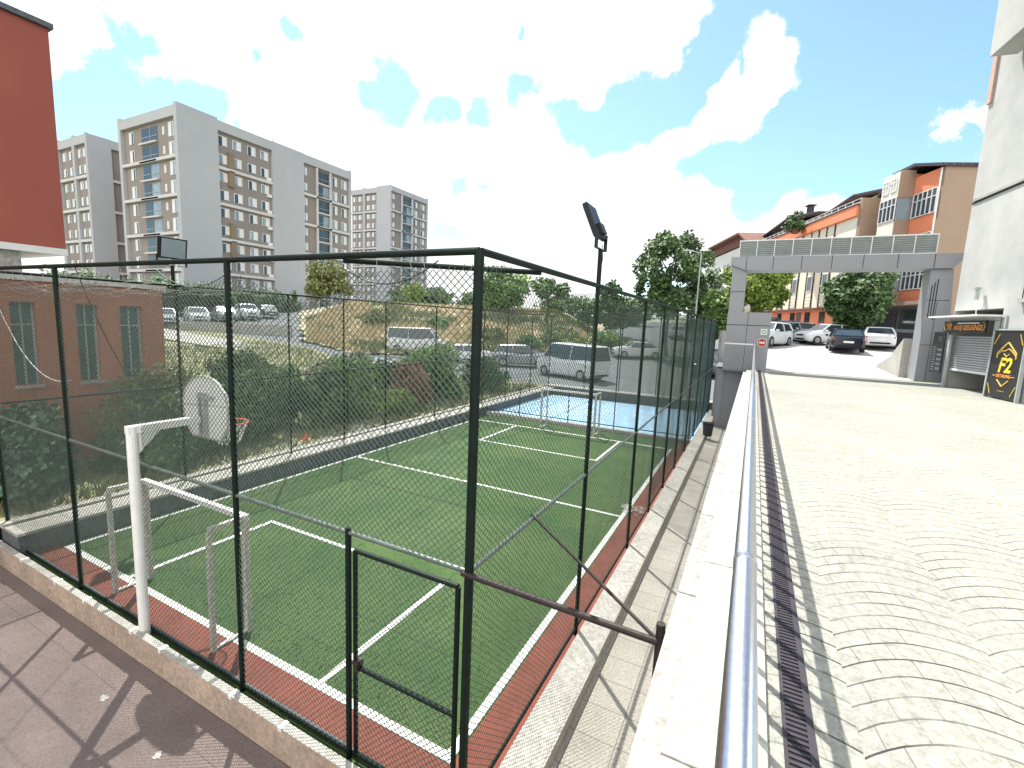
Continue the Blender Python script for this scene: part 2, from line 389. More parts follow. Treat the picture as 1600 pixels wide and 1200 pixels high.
# yard kerb in front of the near fence, its top edge and stains
k = thing('kerb', 'long cream rendered kerb along the brown asphalt under the near fence', 'kerb', (-6, 2.5, -4.08))
b = MB(); b.box(-36, 4.7, .0, .06, -.06, .285); bevel(b.build('kerb_face', M_kerb, k), .008)
b = MB(); b.box(-36, 4.72, -.008, .07, .286, .296); b.build('cap_strip', M_pale, k)
b = MB()
for x in rng(-9, 4.4, 14):
    x += rnd.uniform(-.2, .2); b.box(x, x+.05, -.013, .075, .26, .302)
b.build('clip', M_wht, k)
b = MB(); b.box(-9.72, -1.62, 2.7, 2.722, -4.0, -3.84); tag(b.build('edging_board', M_darkwall), 'dark edging strip behind the cream kerb at the foot of the near fence', 'edging')
def splat(x, y, r, sd_, lab):
    rr = random.Random(sd_); vs = [(x, y, -4.134)]; n = 22
    for i in range(n):
        t = 2*math.pi*i/n; q = r*rr.uniform(.45, 1.1); vs.append((x+q*math.cos(t)*1.2, y+q*math.sin(t)*.8, -4.136))
    tag(MB().add(vs, [(0, 1+i, 1+(i+1) % n) for i in range(n)]).build('paint_stain', M_pale), lab, 'stain')
splat(-5.75, 2.06, .055, 3, 'larger white paint splash on the brown asphalt near the cream kerb')
splat(-4.55, 1.98, .05, 4, 'smaller ragged white paint splash on the asphalt closest to the gate')

# ------------------------------------------------------------------ left garden wall
w = thing('retaining_wall', 'low dark concrete wall with white coping along the left side of the pitch', 'wall', (-10, 2.7, -4.1))
b = MB(); b.box(-.35, .30, -.1, 22.5, 0, .52); b.build('wall', M_darkwall, w)
b = MB(); b.box(-.14, .34, -.12, 22.5, .525, .57); b.build('coping', M_pale, w)
b = MB(); b.box(-.38, -.20, -.12, 22.5, .525, .60); b.build('coping', M_pale, w)
w = thing('retaining_wall', 'low dark concrete wall with white coping behind the blue court', 'wall', (-10, 24.2, -4.1))
b = MB(); b.box(-.3, 8.5, 0, .5, 0, .60); b.build('wall', M_darkwall, w)
b = MB(); b.box(-.34, 8.5, -.05, .55, .605, .66); b.build('coping', M_pale, w)

# ------------------------------------------------------------------ fence
X0, Y0, ZT, ZM = -1.65, 2.68, .45, -1.79
XLf = -10.1
def wire_panel(parent, o, ud, L, z0, z1, pitch=.06, r=.0019, seg=.3, sag=None, name='wire_mesh', wob=.006, seed=1):
    """chain link: crossed zigzag wires in the vertical plane o + u*ud"""
    o = Vector(o); ud = Vector(ud).normalized(); nn = Vector((ud.y, -ud.x, 0)); b = MB(); H = z1-z0
    vs, fs = b.v, b.f; off3 = [(math.cos(t), math.sin(t)) for t in (math.pi/2, math.pi*7/6, math.pi*11/6)]
    def pos(u, v, side):
        q = noise.noise((u*.9+seed*7, v*.9, seed)); q2 = noise.noise((u*3+seed, v*3, 5.5))
        du = noise.noise((u*.6, v*.6, seed+9))*.03
        s_ = sag(u)*(v/H)**2 if sag else 0
        return o + ud*(u+du) + nn*(q*wob*3+q2*wob+side*.0015) + Vector((0, 0, z0+v-s_+noise.noise((u*.7, v*.5, seed+4))*.03))
    nlines = int((L+H)/pitch)
    for dr in (1, -1):
        for i in range(1, nlines):
            k_ = i*pitch
            # v = k-u (dr=1)  or v = u-(L-k) (dr=-1)
            if dr == 1: ua, ub = max(0, k_-H), min(L, k_)
            else: ua, ub = max(0, L-k_), min(L, L-k_+H)
            if ub-ua < .01: continue
            n = max(1, int((ub-ua)/seg)); prev = None
            for j in range(n+1):
                u = ua+(ub-ua)*j/n; v = (k_-u) if dr == 1 else (u-(L-k_))
                p = pos(u, v, dr); base = len(vs)
                for cx_, cz_ in off3: vs.append(tuple(p+nn*cx_*r+Vector((0, 0, cz_*r))+ud*(cz_*r*dr)))
                if prev is not None:
                    for a in range(3): fs.append((prev+a, prev+(a+1) % 3, base+(a+1) % 3, base+a)); b.mi.append(0)
                prev = base
    # straight tension wires
    for v in (H*.22, H*.7):
        pts = [pos(u, v, 0) for u in rng(0, L, int(L/.5)+1)]
        for a, c in zip(pts, pts[1:]): b.tube(a, c, r*1.1, 3, cap=False)
    # twisted selvage on the top edge
    rr = random.Random(seed)
    u = 0
    while u < L:
        p = pos(u, H, 0); b.tube(p, p+Vector((0, 0, rr.uniform(.015, .04)))+ud*rr.uniform(-.02, .02), r, 3, cap=False); u += pitch
    return b.build(name, M_wire, parent)
def rail(parent, a, b_, r=.024, name='rail', m=None): return MB().tube(a, b_, r, 10).build(name, m or M_green, parent, smooth=False)
M_galv = mat('galvanised_pipe', (.11, .14, .125), .45, .3, 14, .1, metal=.4)
def fpost(parent, x, y, z0, z1, r=.027, name='post'): return MB().tube((x, y, z0), (x, y, z1), r, 10).build(name, M_green, parent)

# near side (world coordinates under an empty at the origin of the fence foot)
f = thing('wire_fence', 'near side of the green chain link cage with a gate at its right end', 'fence', (0, 0, 0))
for x in (-10.35, -7.9, -4.35): fpost(f, x, Y0, -4.0, ZT)
fpost(f, X0, Y0, -4.0, ZT+.01, .034)
rail(f, (-10.6, Y0, ZT), (X0, Y0, ZT), .026, 'top_rail'); rail(f, (-10.6, Y0, ZM), (X0, Y0, ZM), .019, 'middle_rail', M_galv)
rail(f, (-10.35, Y0, -3.84), (-2.84, Y0, -3.84), .017, 'bottom_rail')
def sagn(u): return .10+.11*abs(math.sin(u*.95))+(.22*math.exp(-((u-6.9)/.5)**2))+.12*math.exp(-((u-3.6)/1.2)**2)
wire_panel(f, (-10.35, Y0, 0), (1, 0, 0), 7.5, -3.85, ZT-.02, sag=sagn, seg=.14, seed=1, r=.0029)
wire_panel(f, (-2.84, Y0, 0), (1, 0, 0), 1.19, ZM+.0, ZT-.02, sag=lambda u: .1, seg=.14, seed=2, r=.0029)
rail(f, (-2.9, Y0+.02, ZT-.03), (X0, 3.68, ZT-.03), .022, 'brace')
b = MB(); rr = random.Random(31)
for k_ in range(9):
    b = MB(); x = -10.3; p = None; ph = rr.uniform(0, 6); y_ = Y0+rr.uniform(.02, .35); zz = rr.uniform(.05, .36)
    xe = rr.choice([-5.5, -4.4, -3.0, -7.2])
    while x < xe:
        q = Vector((x, y_+.05*noise.noise((x*2, ph, 0)), zz+.09*noise.noise((x*1.4, ph, 1))+.03*noise.noise((x*7, ph, 1)))); 
        if p is not None: b.tube(p, q, .0028, 3, cap=False)
        p = q; x += .09
    b.build('loose_wire', mat('pale_wire', (.42, .43, .41), .5, .3, 9, metal=.2), f)
for x in rng(-10.2, -1.8, 32):
    x += rr.uniform(-.1, .1); MB().tube((x, Y0+.0, ZT-.03), (x+rr.uniform(-.05, .05), Y0+.01, ZT-.16), .002, 3).build('wire_tie', MATS['pale_wire'], f)
g = MB(); g.tube((-2.84, Y0, -4.0), (-2.84, Y0, ZM+.04), .026, 10); g.build('gate_post', M_green, f)
gt = MB()
for a, c in (((-2.76, Y0, -1.93), (-1.74, Y0, -1.93)), ((-2.76, Y0, -3.82), (-1.74, Y0, -3.82)), ((-2.76, Y0, -2.98), (-1.74, Y0, -2.98)),
             ((-2.76, Y0, -3.85), (-2.76, Y0, -1.93)), ((-1.74, Y0, -3.85), (-1.74, Y0, -1.93))): gt.tube(a, c, .021, 10)
g = gt.build('gate', M_green, f); g['label'] = 'framed wire gate leaf under the middle rail'
wire_panel(g, (-2.76, Y0, 0), (1, 0, 0), 1.02, -3.82, -1.93, seg=.14, seed=3, r=.0029)
h = MB(); h.tube((-2.80, Y0, -2.95), (-2.72, Y0-.03, -2.95), .012, 8); h.box(-2.74, -2.70, Y0-.04, Y0+.03, -3.0, -2.9); h.build('latch', M_rust, g)

# right side
f = thing('wire_fence', 'long right side of the green chain link cage beside the paved walkway', 'fence', (0, 0, 0))
YP = [5.29, 7.98, 9.85, 11.6, 13.45, 15.6, 18.0, 21.0, 24.2]
for y in YP: fpost(f, X0, y, -3.9, ZT)
rail(f, (X0, Y0+.03, ZT), (X0, 24.3, ZT), .026, 'top_rail'); rail(f, (X0, Y0+.03, ZM), (X0, 24.3, ZM), .019, 'middle_rail', M_galv)
rail(f, (X0, Y0+.04, -3.80), (X0, 24.3, -3.80), .017, 'bottom_rail')
wire_panel(f, (X0, Y0, 0), (0, 1, 0), 21.5, -3.82, ZT-.02, sag=lambda u: .04+.10*abs(math.sin(u*1.15)), seg=.2, seed=4, r=.0023)
M_net = bpy.data.materials.new('green_shade_net'); M_net.use_nodes = True; t_ = M_net.node_tree; pb = t_.nodes['Principled BSDF']
pb.inputs['Base Color'].default_value = (.05, .17, .15, 1); pb.inputs['Roughness'].default_value = .9; pb.inputs['Alpha'].default_value = .34
b = MB(); ys = rng(10.0, 24.2, 60); zs = rng(-3.7, ZT-.1, 14)
for y in ys:
    for z in zs: b.v.append((X0-.03+.02*noise.noise((y*.8, z*.8, 3)), y, z))
for i in range(60):
    for j in range(14): b.f.append((i*15+j, i*15+j+1, (i+1)*15+j+1, (i+1)*15+j)); b.mi.append(0)
b.build('shade_net', M_net, f)
b = MB(); b.tube((-1.70, 2.66, -1.80), (-.33, 2.66, -1.825), .022, 10); b.build('stay_pipe', M_rust, f)
b = MB(); b.tube((-1.68, 3.8, -1.77), (-.35, 2.70, -1.83), .013, 8); b.build('diagonal_stay', M_rust, f)
b = MB(); b.tube((-.32, 2.67, -2.2), (-.32, 2.67, -1.71), .026, 10); b.tube((-.32, 2.67, -1.78), (-.16, 2.67, -1.75), .022, 8); b.build('anchor_pipe', M_rust, f)

k = thing('kerb', 'long concrete kerb beam under the right side of the cage', 'kerb', (-1.4, 2.4, -4.0))
b = MB(); b.box(-.19, .15, .1, 22.4, 0, .20); b.build('beam', M_pale, k)

# left side and far sides
f = thing('wire_fence', 'left side of the green chain link cage in front of the bushes', 'fence', (0, 0, 0))
for y in (5.2, 7.68, 9.4, 11.07, 13.65, 17.0, 19.1, 21.8, 24.3): fpost(f, XLf, y, -3.6, .42, .024)
rail(f, (XLf, Y0, .42), (XLf, 24.3, .42), .022, 'top_rail'); rail(f, (XLf, Y0, -1.56), (XLf, 24.3, -1.56), .017, 'middle_rail')
wire_panel(f, (XLf, Y0, 0), (0, 1, 0), 21.6, -3.5, .40, sag=lambda u: .05+.08*abs(math.sin(u*.8)), seg=.3, seed=5, r=.0019)
f = thing('wire_fence', 'low divider fence of thin green posts between pitch and blue court', 'fence', (0, 0, 0))
for x in (-8.2, -6.1, -4.3): fpost(f, x, 16.8, -3.8, .05 if x > -5 else -2.6, .02)
rail(f, (XLf, 16.8, -3.66), (X0, 16.8, -3.66), .02, 'bottom_rail')
wire_panel(f, (XLf, 16.8, 0), (1, 0, 0), 8.45, -3.66, .42, seg=.5, seed=6, r=.0019, pitch=.10)
rail(f, (XLf, 16.8, .45), (X0, 16.8, .45), .016, 'top_rail')
f = thing('wire_fence', 'far end of the green chain link cage behind the blue court', 'fence', (0, 0, 0))
for x in (-8.0, -6.1, -4.2, -2.9): fpost(f, x, 24.3, -3.5, .42, .024)
rail(f, (XLf, 24.3, .45), (X0, 24.3, .45), .02, 'top_rail'); rail(f, (XLf, 24.3, -1.6), (X0, 24.3, -1.6), .018, 'middle_rail')
wire_panel(f, (XLf, 24.3, 0), (1, 0, 0), 8.45, -3.44, .42, seg=.5, seed=7, r=.0019, pitch=.10)

# loose cables on the cage
def cable(a, b_, drop, label, m, r=.005, n=18):
    a = Vector(a); b_ = Vector(b_); pts = []
    for i in range(n+1):
        t = i/n; p = a.lerp(b_, t); p.z -= drop*4*t*(1-t); pts.append(p)
    return tag(MB().path(pts, r, 5).build('cable', m), label, 'cable')
cable((-2.9, Y0+.03, .36), (-2.0, Y0+.03, .40), .14, 'black cable sagging under the top rail beside the near corner post', M_black, .005)
cable((-5.6, Y0+.03, .38), (-4.35, Y0+.03, .36), .16, 'pale wire sagging in the top of the near fence left of the second post', M_wire, .005)
cable((-11.0, 2.9, .3), (-7.9, 2.75, -1.0), .5, 'pale loose wire hanging in a deep bow at the far left of the near fence', M_wht, .006)
cable((-7.3, Y0-.02, .44), (-7.95, 3.4, -1.0), .1, 'dark cable running from the top rail down towards the left window', M_black, .005)

# floodlights
def floodlight(loc, rz, tilt, label, glassm):
    t = thing('floodlight', label, 'floodlight', loc, rz)
    e = bpy.data.objects.new('lamp_head', None)
    ct, st = math.cos(tilt), math.sin(tilt)
    def rot(b):
        b.v = [(x, y*ct-(z)*st, y*st+z*ct+.10) for x, y, z in b.v]; return b
    b = MB(); b.box(-.17, .17, -.03, .03, .02, .42); hd = bevel(rot(b).build('lamp_head', M_black, t), .008)
    b = MB(); b.box(-.145, .145, .031, .037, .05, .39); rot(b).build('glass', glassm, hd)
    b = MB(); b.box(-.08, .08, -.07, -.031, .05, .17); rot(b).build('driver_box', M_black, hd)
    for i in range(9): pass
    b = MB(); b.box(-.18, -.172, -.02, .02, 0, .18); b.box(.172, .18, -.02, .02, 0, .18); b.box(-.18, .18, -.02, .02, -.008, 0); b.build('bracket', M_black, t)
    return t
t = floodlight((-1.65, 5.30, .86), R(90), R(-24), 'black floodlight tilted on a pole above the right fence', M_glass2)
MB().tube((0, 0, -.46), (0, 0, 0), .026, 10).build('pole', M_green, t)
MB().path([(.05, 0, .06), (.07, -.01, -.1), (.04, 0, -.25), (.03, 0, -.3)], .004, 4).build('lead', M_black, t)
t = floodlight((XLf, 5.16, .80), R(-90), R(-8), 'square floodlight with pale glass on the left fence before the grey tower', M_glass2)
MB().tube((0, 0, -.44), (0, 0, 0), .022, 8).build('pole', M_green, t); t.scale = (1.45, 1.2, 1.0)

# basketball hoop on its white gallows
t = thing('basketball_hoop', 'white basketball hoop on a bent pole behind the near fence', 'basketball hoop', (-6.08, 2.60, -3.9))
b = MB(); b.tube((0, 0, 0), (0, 0, 2.56), .055, 14); b.build('pole', M_wht, t)
b = MB(); b.box(-.045, .045, -.05, .72, 2.48, 2.57); bevel(b.build('arm', M_wht, t), .008)
b = MB(); b.prism([(.05, 2.25), (.05, 2.485), (.28, 2.485)], -.03, .03, axis='X'); b.build('gusset', M_wht, t)
pts = [(-.30, 2.27), (.30, 2.27), (.46, 2.45), (.48, 2.72), (.42, 2.88), (.30, 2.98), (.15, 3.045), (0, 3.06), (-.15, 3.045), (-.30, 2.98), (-.42, 2.88), (-.48, 2.72), (-.46, 2.45)]
b = MB(); b.prism(pts, .80, .83); bb = b.build('backboard', M_wht, t)
b = MB()
for p, q in zip(pts, pts[1:]+pts[:1]): b.tube((p[0], .798, p[1]), (q[0], .798, q[1]), .012, 6)
b.build('rim_trim', M_pale, bb)
b = MB(); b.box(-.06, -.03, .74, .799, 2.3, 2.85); b.box(.03, .06, .74, .799, 2.3, 2.85); b.box(-.12, .2, .76, .799, 2.78, 2.82); b.build('back_bracket', M_lou, t)
b = MB(); P = [(.225*math.cos(a_), 1.09+.225*math.sin(a_), 2.42) for a_ in [i*math.pi/12 for i in range(25)]]
b.path(P, .011, 8); b.box(-.05, .05, .83, .88, 2.34, 2.44); rm = b.build('rim', M_rim_o, t)
b = MB()
for i in range(12):
    a0 = i*math.pi/6
    for sgn in (1, -1):
        prev = None
        for j in range(4):
            rr_ = .22-.035*j; aa = a0+sgn*j*math.pi/12
            p = (rr_*math.cos(aa), 1.09+rr_*math.sin(aa), 2.41-.09*j)
            if prev: b.tube(prev, p, .004, 3, cap=False)
            prev = p
b.build('net', M_wht, rm)

# goals
def goal(x0, x1, yf, yb, z0, zt_, label, rz=0):
    t = thing('football_goal', label, 'goal', ((x0+x1)/2, yf, z0), rz, 'small white goals'); hw = (x1-x0)/2; d = yb-yf; H = zt_-z0
    for s_ in (-1, 1):
        MB().box(s_*hw-.03, s_*hw+.03, -.03, .03, 0, H-.06).build('post', M_chip, t)
        MB().box(s_*hw-.025, s_*hw+.025, d-.025, d+.025, 0, H-.06).build('rear_post', M_chip, t)
        b = MB(); b.tube((s_*hw, .03, .03), (s_*hw, d-.03, .03), .02, 8); b.build('base_bar', M_wht, t)
        b = MB(); b.box(s_*hw-.025, s_*hw+.025, .0, d, H-.05, H-.002); b.build('top_bar', M_chip, t)
    MB().box(-hw-.03, hw+.03, -.032, .032, H-.06, H).build('crossbar', M_wht, t)
    return t
goal(-7.40, -5.16, 3.28, 2.86, -3.9, -2.40, 'chipped white goal just inside the near fence under the hoop')
goal(-6.78, -4.72, 15.75, 16.3, -3.9, -2.38, 'white goal at the far end of the pitch by the blue court')

b = MB()
for x in (-7.6, -5.65, -3.75): b.box(x-.006, x+.006, 3.16, 15.49, -3.902, -3.8975)
struct(b.build('turf_seams', mat('turf_seam', (.03, .055, .025), .95, .4, 3)))
# small things on the ground
t = thing('litter_bin', 'small dark litter bin on legs at the far end of the walkway', 'bin', (-1.18, 18.1, -3.95))
b = MB(); b.tube((0, 0, .14), (0, 0, .58), .15, 14, r_b=.19); b.build('bucket', M_grate, t); b = MB(); b.tube((0, 0, .58), (0, 0, .62), .2, 14); b.build('rim', M_black, t)
for s_ in (-1, 1): MB().tube((s_*.1, 0, 0), (s_*.1, 0, .16), .012, 6).build('leg', M_black, t)
b = MB(); rr = random.Random(5)
for i in range(60):
    p = Vector((-1.93+rr.uniform(-.22, .2), 9.65+rr.uniform(-.12, .12), -3.88+rr.uniform(0, .10))); q = p+Vector((rr.uniform(-.12, .12), rr.uniform(-.08, .08), rr.uniform(-.03, .05)))
    b.tube(p, q, .006, 4, cap=False)
tag(b.build('net_heap', M_wht), 'small tangled heap of white netting at the foot of the right fence', 'netting')
t = thing('toy_cone', 'small orange cone standing on the stones behind the left wall', 'cone', (-10.9, 8.75, -3.55))
b = MB(); b.tube((0, 0, .02), (0, 0, .26), .09, 12, r_b=.02); b.build('cone', M_orpl, t); MB().box(-.11, .11, -.11, .11, 0, .02).build('base', M_orpl, t)
b = MB(); rr = random.Random(9)
for i in range(900):
    y = rr.uniform(6.2, 11.5); x = -10.45-rr.random()*1.3; s_ = rr.uniform(.02, .075); z = -3.6+rr.random()*.07
    vs = [(x+s_*rr.uniform(-1, 1)*(1 if j % 2 else .9), y+s_*rr.uniform(-1, 1), z+s_*.6*rr.uniform(-1, 1)) for j in range(6)]
    b.add([(x-s_, y, z), (x, y-s_, z), (x+s_, y, z), (x, y+s_, z), (x+s_*.2, y, z+s_*.7), (x, y, z-s_)], [(0,1,4),(1,2,4),(2,3,4),(3,0,4),(1,0,5),(2,1,5),(3,2,5),(0,3,5)])
tag(b.build('pebbles', M_stone), 'strip of pale loose stones along the outside of the left wall', 'stones', kind='stuff')

# ------------------------------------------------------------------ terrace wall, handrail, drain
w = thing('terrace_wall', 'pale stone terrace wall with a wide coping under the steel handrail', 'wall', (0, 0, -1.42))
MB().box(-.235, .12, -6, 20.2, -2.6, -.13).build('wall', M_pale, w)
b = MB(); y = -6
while y < 20.2: b.box(-.145, .18, y+.004, min(y+1.5, 20.2)-.004, -.06, 0); y += 1.5
bevel(b.build('coping', M_pale, w), .006)
b = MB(); y = -6.4
while y < 20.1: b.box(-.25, -.12, y+.004, min(y+1.3, 20.2)-.004, -.129, -.08); y += 1.3
bevel(b.build('ledge', M_conc, w), .006)
t = thing('handrail', 'long round stainless steel handrail on thin balusters along the terrace wall', 'handrail', (.033, 0, -1.42))
MB().tube((0, -6, .87), (0, 20.0, .87), .025, 24).build('rail', M_steel, t, smooth=True)
b = MB(); b.tube((0, 20.0, -.0), (0, 20.0, .98), .03, 12); b.build('end_post', M_steel, t)
for y in rng(1.2, 19.2, 9): MB().tube((0, y-.012, .87), (0, y+.012, .87), .0268, 24).build('joint_sleeve', M_steel, t, smooth=False)
b = MB(); b.box(-.012, .012, -6, 20.0, .06, .08); b.build('lower_rail', M_steel, t)
b = MB(); y = -5.9
i = 0
bal0 = MB().box(-.005, .005, -.019, .019, 0, .85).build('baluster', M_steel, t); bal0.location = (0, .9, 0)
for i in range(1, 99):
    q = bal0.copy(); C.objects.link(q); q.parent = t; q.location = (0, .9+.19*i, 0)
b = MB(); y = .71
while y > -5.9:
    b.box(-.005, .005, y-.019, y+.019, 0, .85); y -= .19
q = b.build('nearest_balusters', M_steel, t); q['kind'] = 'stuff'
t = thing('drain', 'long dark slotted drain grate set in the pale paving beside the handrail', 'drain', (.285, 0, -1.45))
MB().box(-.045, .045, -5, 20.1, .001, .003).build('channel', M_black, t)
b = MB(); b.box(-.052, -.040, -5, 20.1, .0, .008); b.box(.028, .052, -5, 20.1, .0, .008); y = -5
while y < 20.1: b.box(-.040, .028, y, y+.0135, .003, .007); y += .026
b.build('grate', M_grate, t)

# ------------------------------------------------------------------ writing
def text(s, parent, loc, size, m, rz=0, shear=0, wscale=1, ext=.004, name='lettering', bold=0, align='CENTER'):
    cu = bpy.data.curves.new(name, 'FONT'); cu.body = s; cu.size = size; cu.extrude = ext; cu.shear = shear; cu.align_x = align; cu.align_y = 'CENTER'; cu.offset = bold
    cu.resolution_u = 2
    tmp = bpy.data.objects.new('tmp', cu); C.objects.link(tmp)
    me = bpy.data.meshes.new_from_object(tmp.evaluated_get(bpy.context.evaluated_depsgraph_get()))
    bpy.data.objects.remove(tmp)
    me.materials.clear(); me.materials.append(m)
    o = bpy.data.objects.new(name, me); C.objects.link(o); o.parent = parent; o.location = loc; o.scale = (wscale, 1, 1)
    o.rotation_euler = (R(90), 0, rz); return o

# ------------------------------------------------------------------ gateway
g = thing('gateway', 'grey clad gateway beam on two pillars across the street entrance', 'gateway', (0, 20.9, -1.45))
b = MB(); b.prism([(-1.02, 2.2), (-.50, 2.2), (-.50, 4.0), (-1.02, 4.0)], -.3, .3); b.build('pillar', M_panel, g)
b = MB(); b.box(-1.02, .50, -.62, .42, -.10, 2.19); b.build('pillar_base', M_panel, g)
b = MB(); b.prism([(5.02, 0), (5.85, 0), (5.60, 3.78), (5.02, 3.78)], -.3, .55); b.build('pillar', M_panel, g)
b = MB(); b.prism([(-1.10, 4.02), (-.55, 3.80), (5.55, 3.79), (5.75, 4.05), (5.75, 4.27), (-1.10, 4.31)], -.42, .62); b.build('beam', M_panel, g)
jb = MB()
for x in (-.55, .35, 1.27, 2.2, 3.12, 4.08, 5.05): jb.box(x-.009, x+.009, -.427, -.421, 3.81, 4.29)
for z in (1.70, ): jb.box(-1.025, .505, -.627, -.621, z-.012, z+.012)
jb.box(-.30, -.285, -.627, -.621, .0, 2.19); jb.box(-1.025, -.50, -.306, -.301, 2.98, 3.0); jb.box(5.02, 5.62, -.307, -.301, 2.75, 2.765); jb.box(5.02, 5.8, -.307, -.301, 1.25, 1.262)
jb.box(5.30, 5.31, -.307, -.301, 0, 2.75)
jb.build('panel_joints', M_joint, g)
b = MB()
for i in range(3): b.box(5.10+.07*i, 5.125+.07*i, -.309, -.301, 2.2-.05*i, 3.25+.1*i)
b.build('slot', M_black, g)
lv = MB()
for z in rng(4.37, 4.88, 7): lv.prism([(.03, z-.012), (-.03, z+.055), (-.03, z+.067), (.03, z)], -.85, 5.15, axis='X')
lv.box(-.85, 5.15, .034, .042, 4.36, 4.94)
lv.build('louvre', M_lou, g)
lf = MB()
for x in rng(-.85, 5.15, 10): lf.box(x-.014, x+.014, -.05, .05, 4.3, 4.97)
lf.box(-.87, 5.17, -.045, .045, 4.945, 4.985); lf.box(-.87, 5.17, -.045, .045, 4.325, 4.36); lf.build('louvre_frame', M_frame, g)
# emblem on the right pillar: silver oval and a small dark caption
em = MB(); P = [(5.46+.12*math.cos(a_), 1.56+.055*math.sin(a_)) for a_ in [i*math.pi/12 for i in range(24)]]
em.prism(P, -.325, -.302); e = em.build('emblem', M_steel, g)
e2 = MB(); e2.box(5.36, 5.56, -.331, -.326, 1.552, 1.568); e2.box(5.452, 5.468, -.331, -.326, 1.515, 1.605); e2.build('emblem_mark', M_black, e)
e3 = MB()
for i in range(6): e3.box(5.35+.037*i, 5.375+.037*i, -.307, -.302, 1.33, 1.36)
e3.build('caption', M_joint, g)
# low retaining block under the left pillar, with its bar railing
w = thing('abutment', 'dark grey concrete block carrying the left pillar beside the walkway', 'wall', (-.6, 21, -3.95))
b = MB(); b.box(-.60, .40, -.25, 1.4, 0, 2.36); b.box(-.60, -.35, -.28, -.25, 0, 2.36); b.build('block', M_panel, w)
b = MB(); b.box(-.66, .42, -.30, 1.45, 2.363, 2.42); b.build('coping', M_pale, w)
t = thing('bar_railing', 'short railing of close grey bars in front of the left gateway pillar', 'railing', (-.5, 20.05, -1.48))
b = MB(); b.box(-.52, .53, -.02, .02, .98, 1.03); b.build('top_rail', M_frame, t)
for x in rng(-.5, .51, 22): MB().box(x-.008, x+.008, -.01, .01, .02, .98).build('bar', M_lou, t)
t = thing('no_entry_sign', 'round red no entry sign on the left gateway pillar', 'sign', (.27, 20.255, -.39))
def disc(b, x, z, r, y0, y1, m=None, n=24): b.prism([(x+r*math.cos(2*math.pi*i/n), z+r*math.sin(2*math.pi*i/n)) for i in range(n)], y0, y1, m); return b
disc(MB(), 0, 0, .165, -.0, .02).build('plate', M_wht, t); disc(MB(), 0, 0, .148, -.004, -.001).build('disc', M_signr, t); MB().box(-.10, .10, -.008, -.005, -.03, .03).build('bar', M_wht, t)
t = thing('pictogram_sign', 'small white sign with a green ring above the no entry sign', 'sign', (.30, 20.255, .02))
MB().box(-.11, .11, 0, .02, -.11, .11).build('plate', M_wht, t)
b = MB()
for i in range(20):
    a0, a1 = 2*math.pi*i/20, 2*math.pi*(i+1)/20
    b.add([(math.cos(a)*r_, -.004, math.sin(a)*r_) for a, r_ in ((a0, .085), (a1, .085), (a1, .055), (a0, .055))], [(0,1,2,3)])
b.box(-.012, .012, -.005, -.002, -.03, .03); b.build('ring', M_signg, t)
# rising side wedge of the ramp
w = thing('ramp_wall', 'pale sloping concrete wing wall behind the right gateway pillar', 'wall', (4.9, 21.6, -1.5))
b = MB(); b.prism([(0, 0), (3.6, .1), (3.6, .30), (1.6, .75), (0, 1.5)], -.1, .15, axis='X'); b.build('wall', M_pale, w)

# ------------------------------------------------------------------ garage building on the right
g = thing('grey_building', 'tall patchy grey rendered building at the right edge with a garage', 'building', (5.4, 19.2, -1.45), math.atan2(-.99, .139))
# local: +x runs towards the camera along the facade, +y = away from the street
b = MB(); b.box(-.02, 3.0, .0, 9, 2.35, 16)
b.box(2.32, 14, 0, 9, 0, 2.35); b.box(-.02, 2.32, 1.5, 9, 0, 2.35); b.box(3.0, 14, 0, 9, 2.35, 2.55); b.box(3.0, 14, 0, 9, 3.9, 16); b.box(4.4, 14, 0, 9, 2.55, 3.9); b.box(3.0, 4.4, .3, 9, 2.55, 3.9)
b.box(-.02, -.0, 0, 1.5, 0, 2.35)
b.build('wall', M_greyr, g)
def oband(n, *a, m=None): return MB().box(*a).build(n, m, g)
b = MB(); b.box(0.1, 3.0, -.05, -.003, 5.55, 5.62); b.build('ledge', M_pale, g)
b = MB(); b.box(0.0, 3.0, -.02, -.003, 5.50, 5.55); b.build('ledge_dark_strip', M_joint, g)  # thin dark strip directly below the ledge
b = MB(); b.box(-.04, .16, -.06, -.003, 8.3, 15.9); b.build('corner_strip', mat('salmon_render', (.52, .34, .28), .9, .08), g)
b = MB(); b.prism([(-.05, 9.1), (2.2, 9.1), (6, 9.1), (6, 15.9), (-.05, 15.9)], -.65, -.062); bb = b.build('bay', M_greyr, g)
bb.location.x = 1.18
b = MB(); b.box(-.06, .0, -.55, -.15, 10.4, 11.8); bb2 = b.build('bay_window', M_glass, g); bb2.location.x = 1.17
# garage
ga = MB(); ga.box(.02, 2.30, -.10, -.004, 2.03, 2.14); ga.box(.02, .14, -.06, -.004, 0, 1.62); ga.box(2.16, 2.30, -.06, -.004, 0, 2.02); ga.build('garage_frame', M_lou, g)
b = MB()
for i, z in enumerate(rng(.62, 1.60, 14)[:-1]): b.prism([(.08, z), (.055, z+.010), (.055, z+.058), (.08, z+.066)], .15, 2.15, axis='X')
sh = b.build('roller_shutter', mat('shutter_metal', (.40, .41, .42), .4, .1, 3, metal=.5), g); sh['label'] = 'half raised slatted roller shutter'
MB().box(.15, 2.15, .045, .09, .54, .61).build('bottom_bar', M_frame, sh)
MB().box(.10, 2.2, 1.2, 1.25, 0, 2.2).build('garage_inside', M_black, g)
MB().box(-.2, 2.36, -.55, -.02, 2.12, 2.17).build('canopy', M_frame, g)
b = MB(); b.box(2.5, 2.56, -.04, -.005, 1.74, 2.1); b.box(2.3, 2.56, -.04, -.005, 2.1, 2.15); b.build('pipe', M_lou, g)
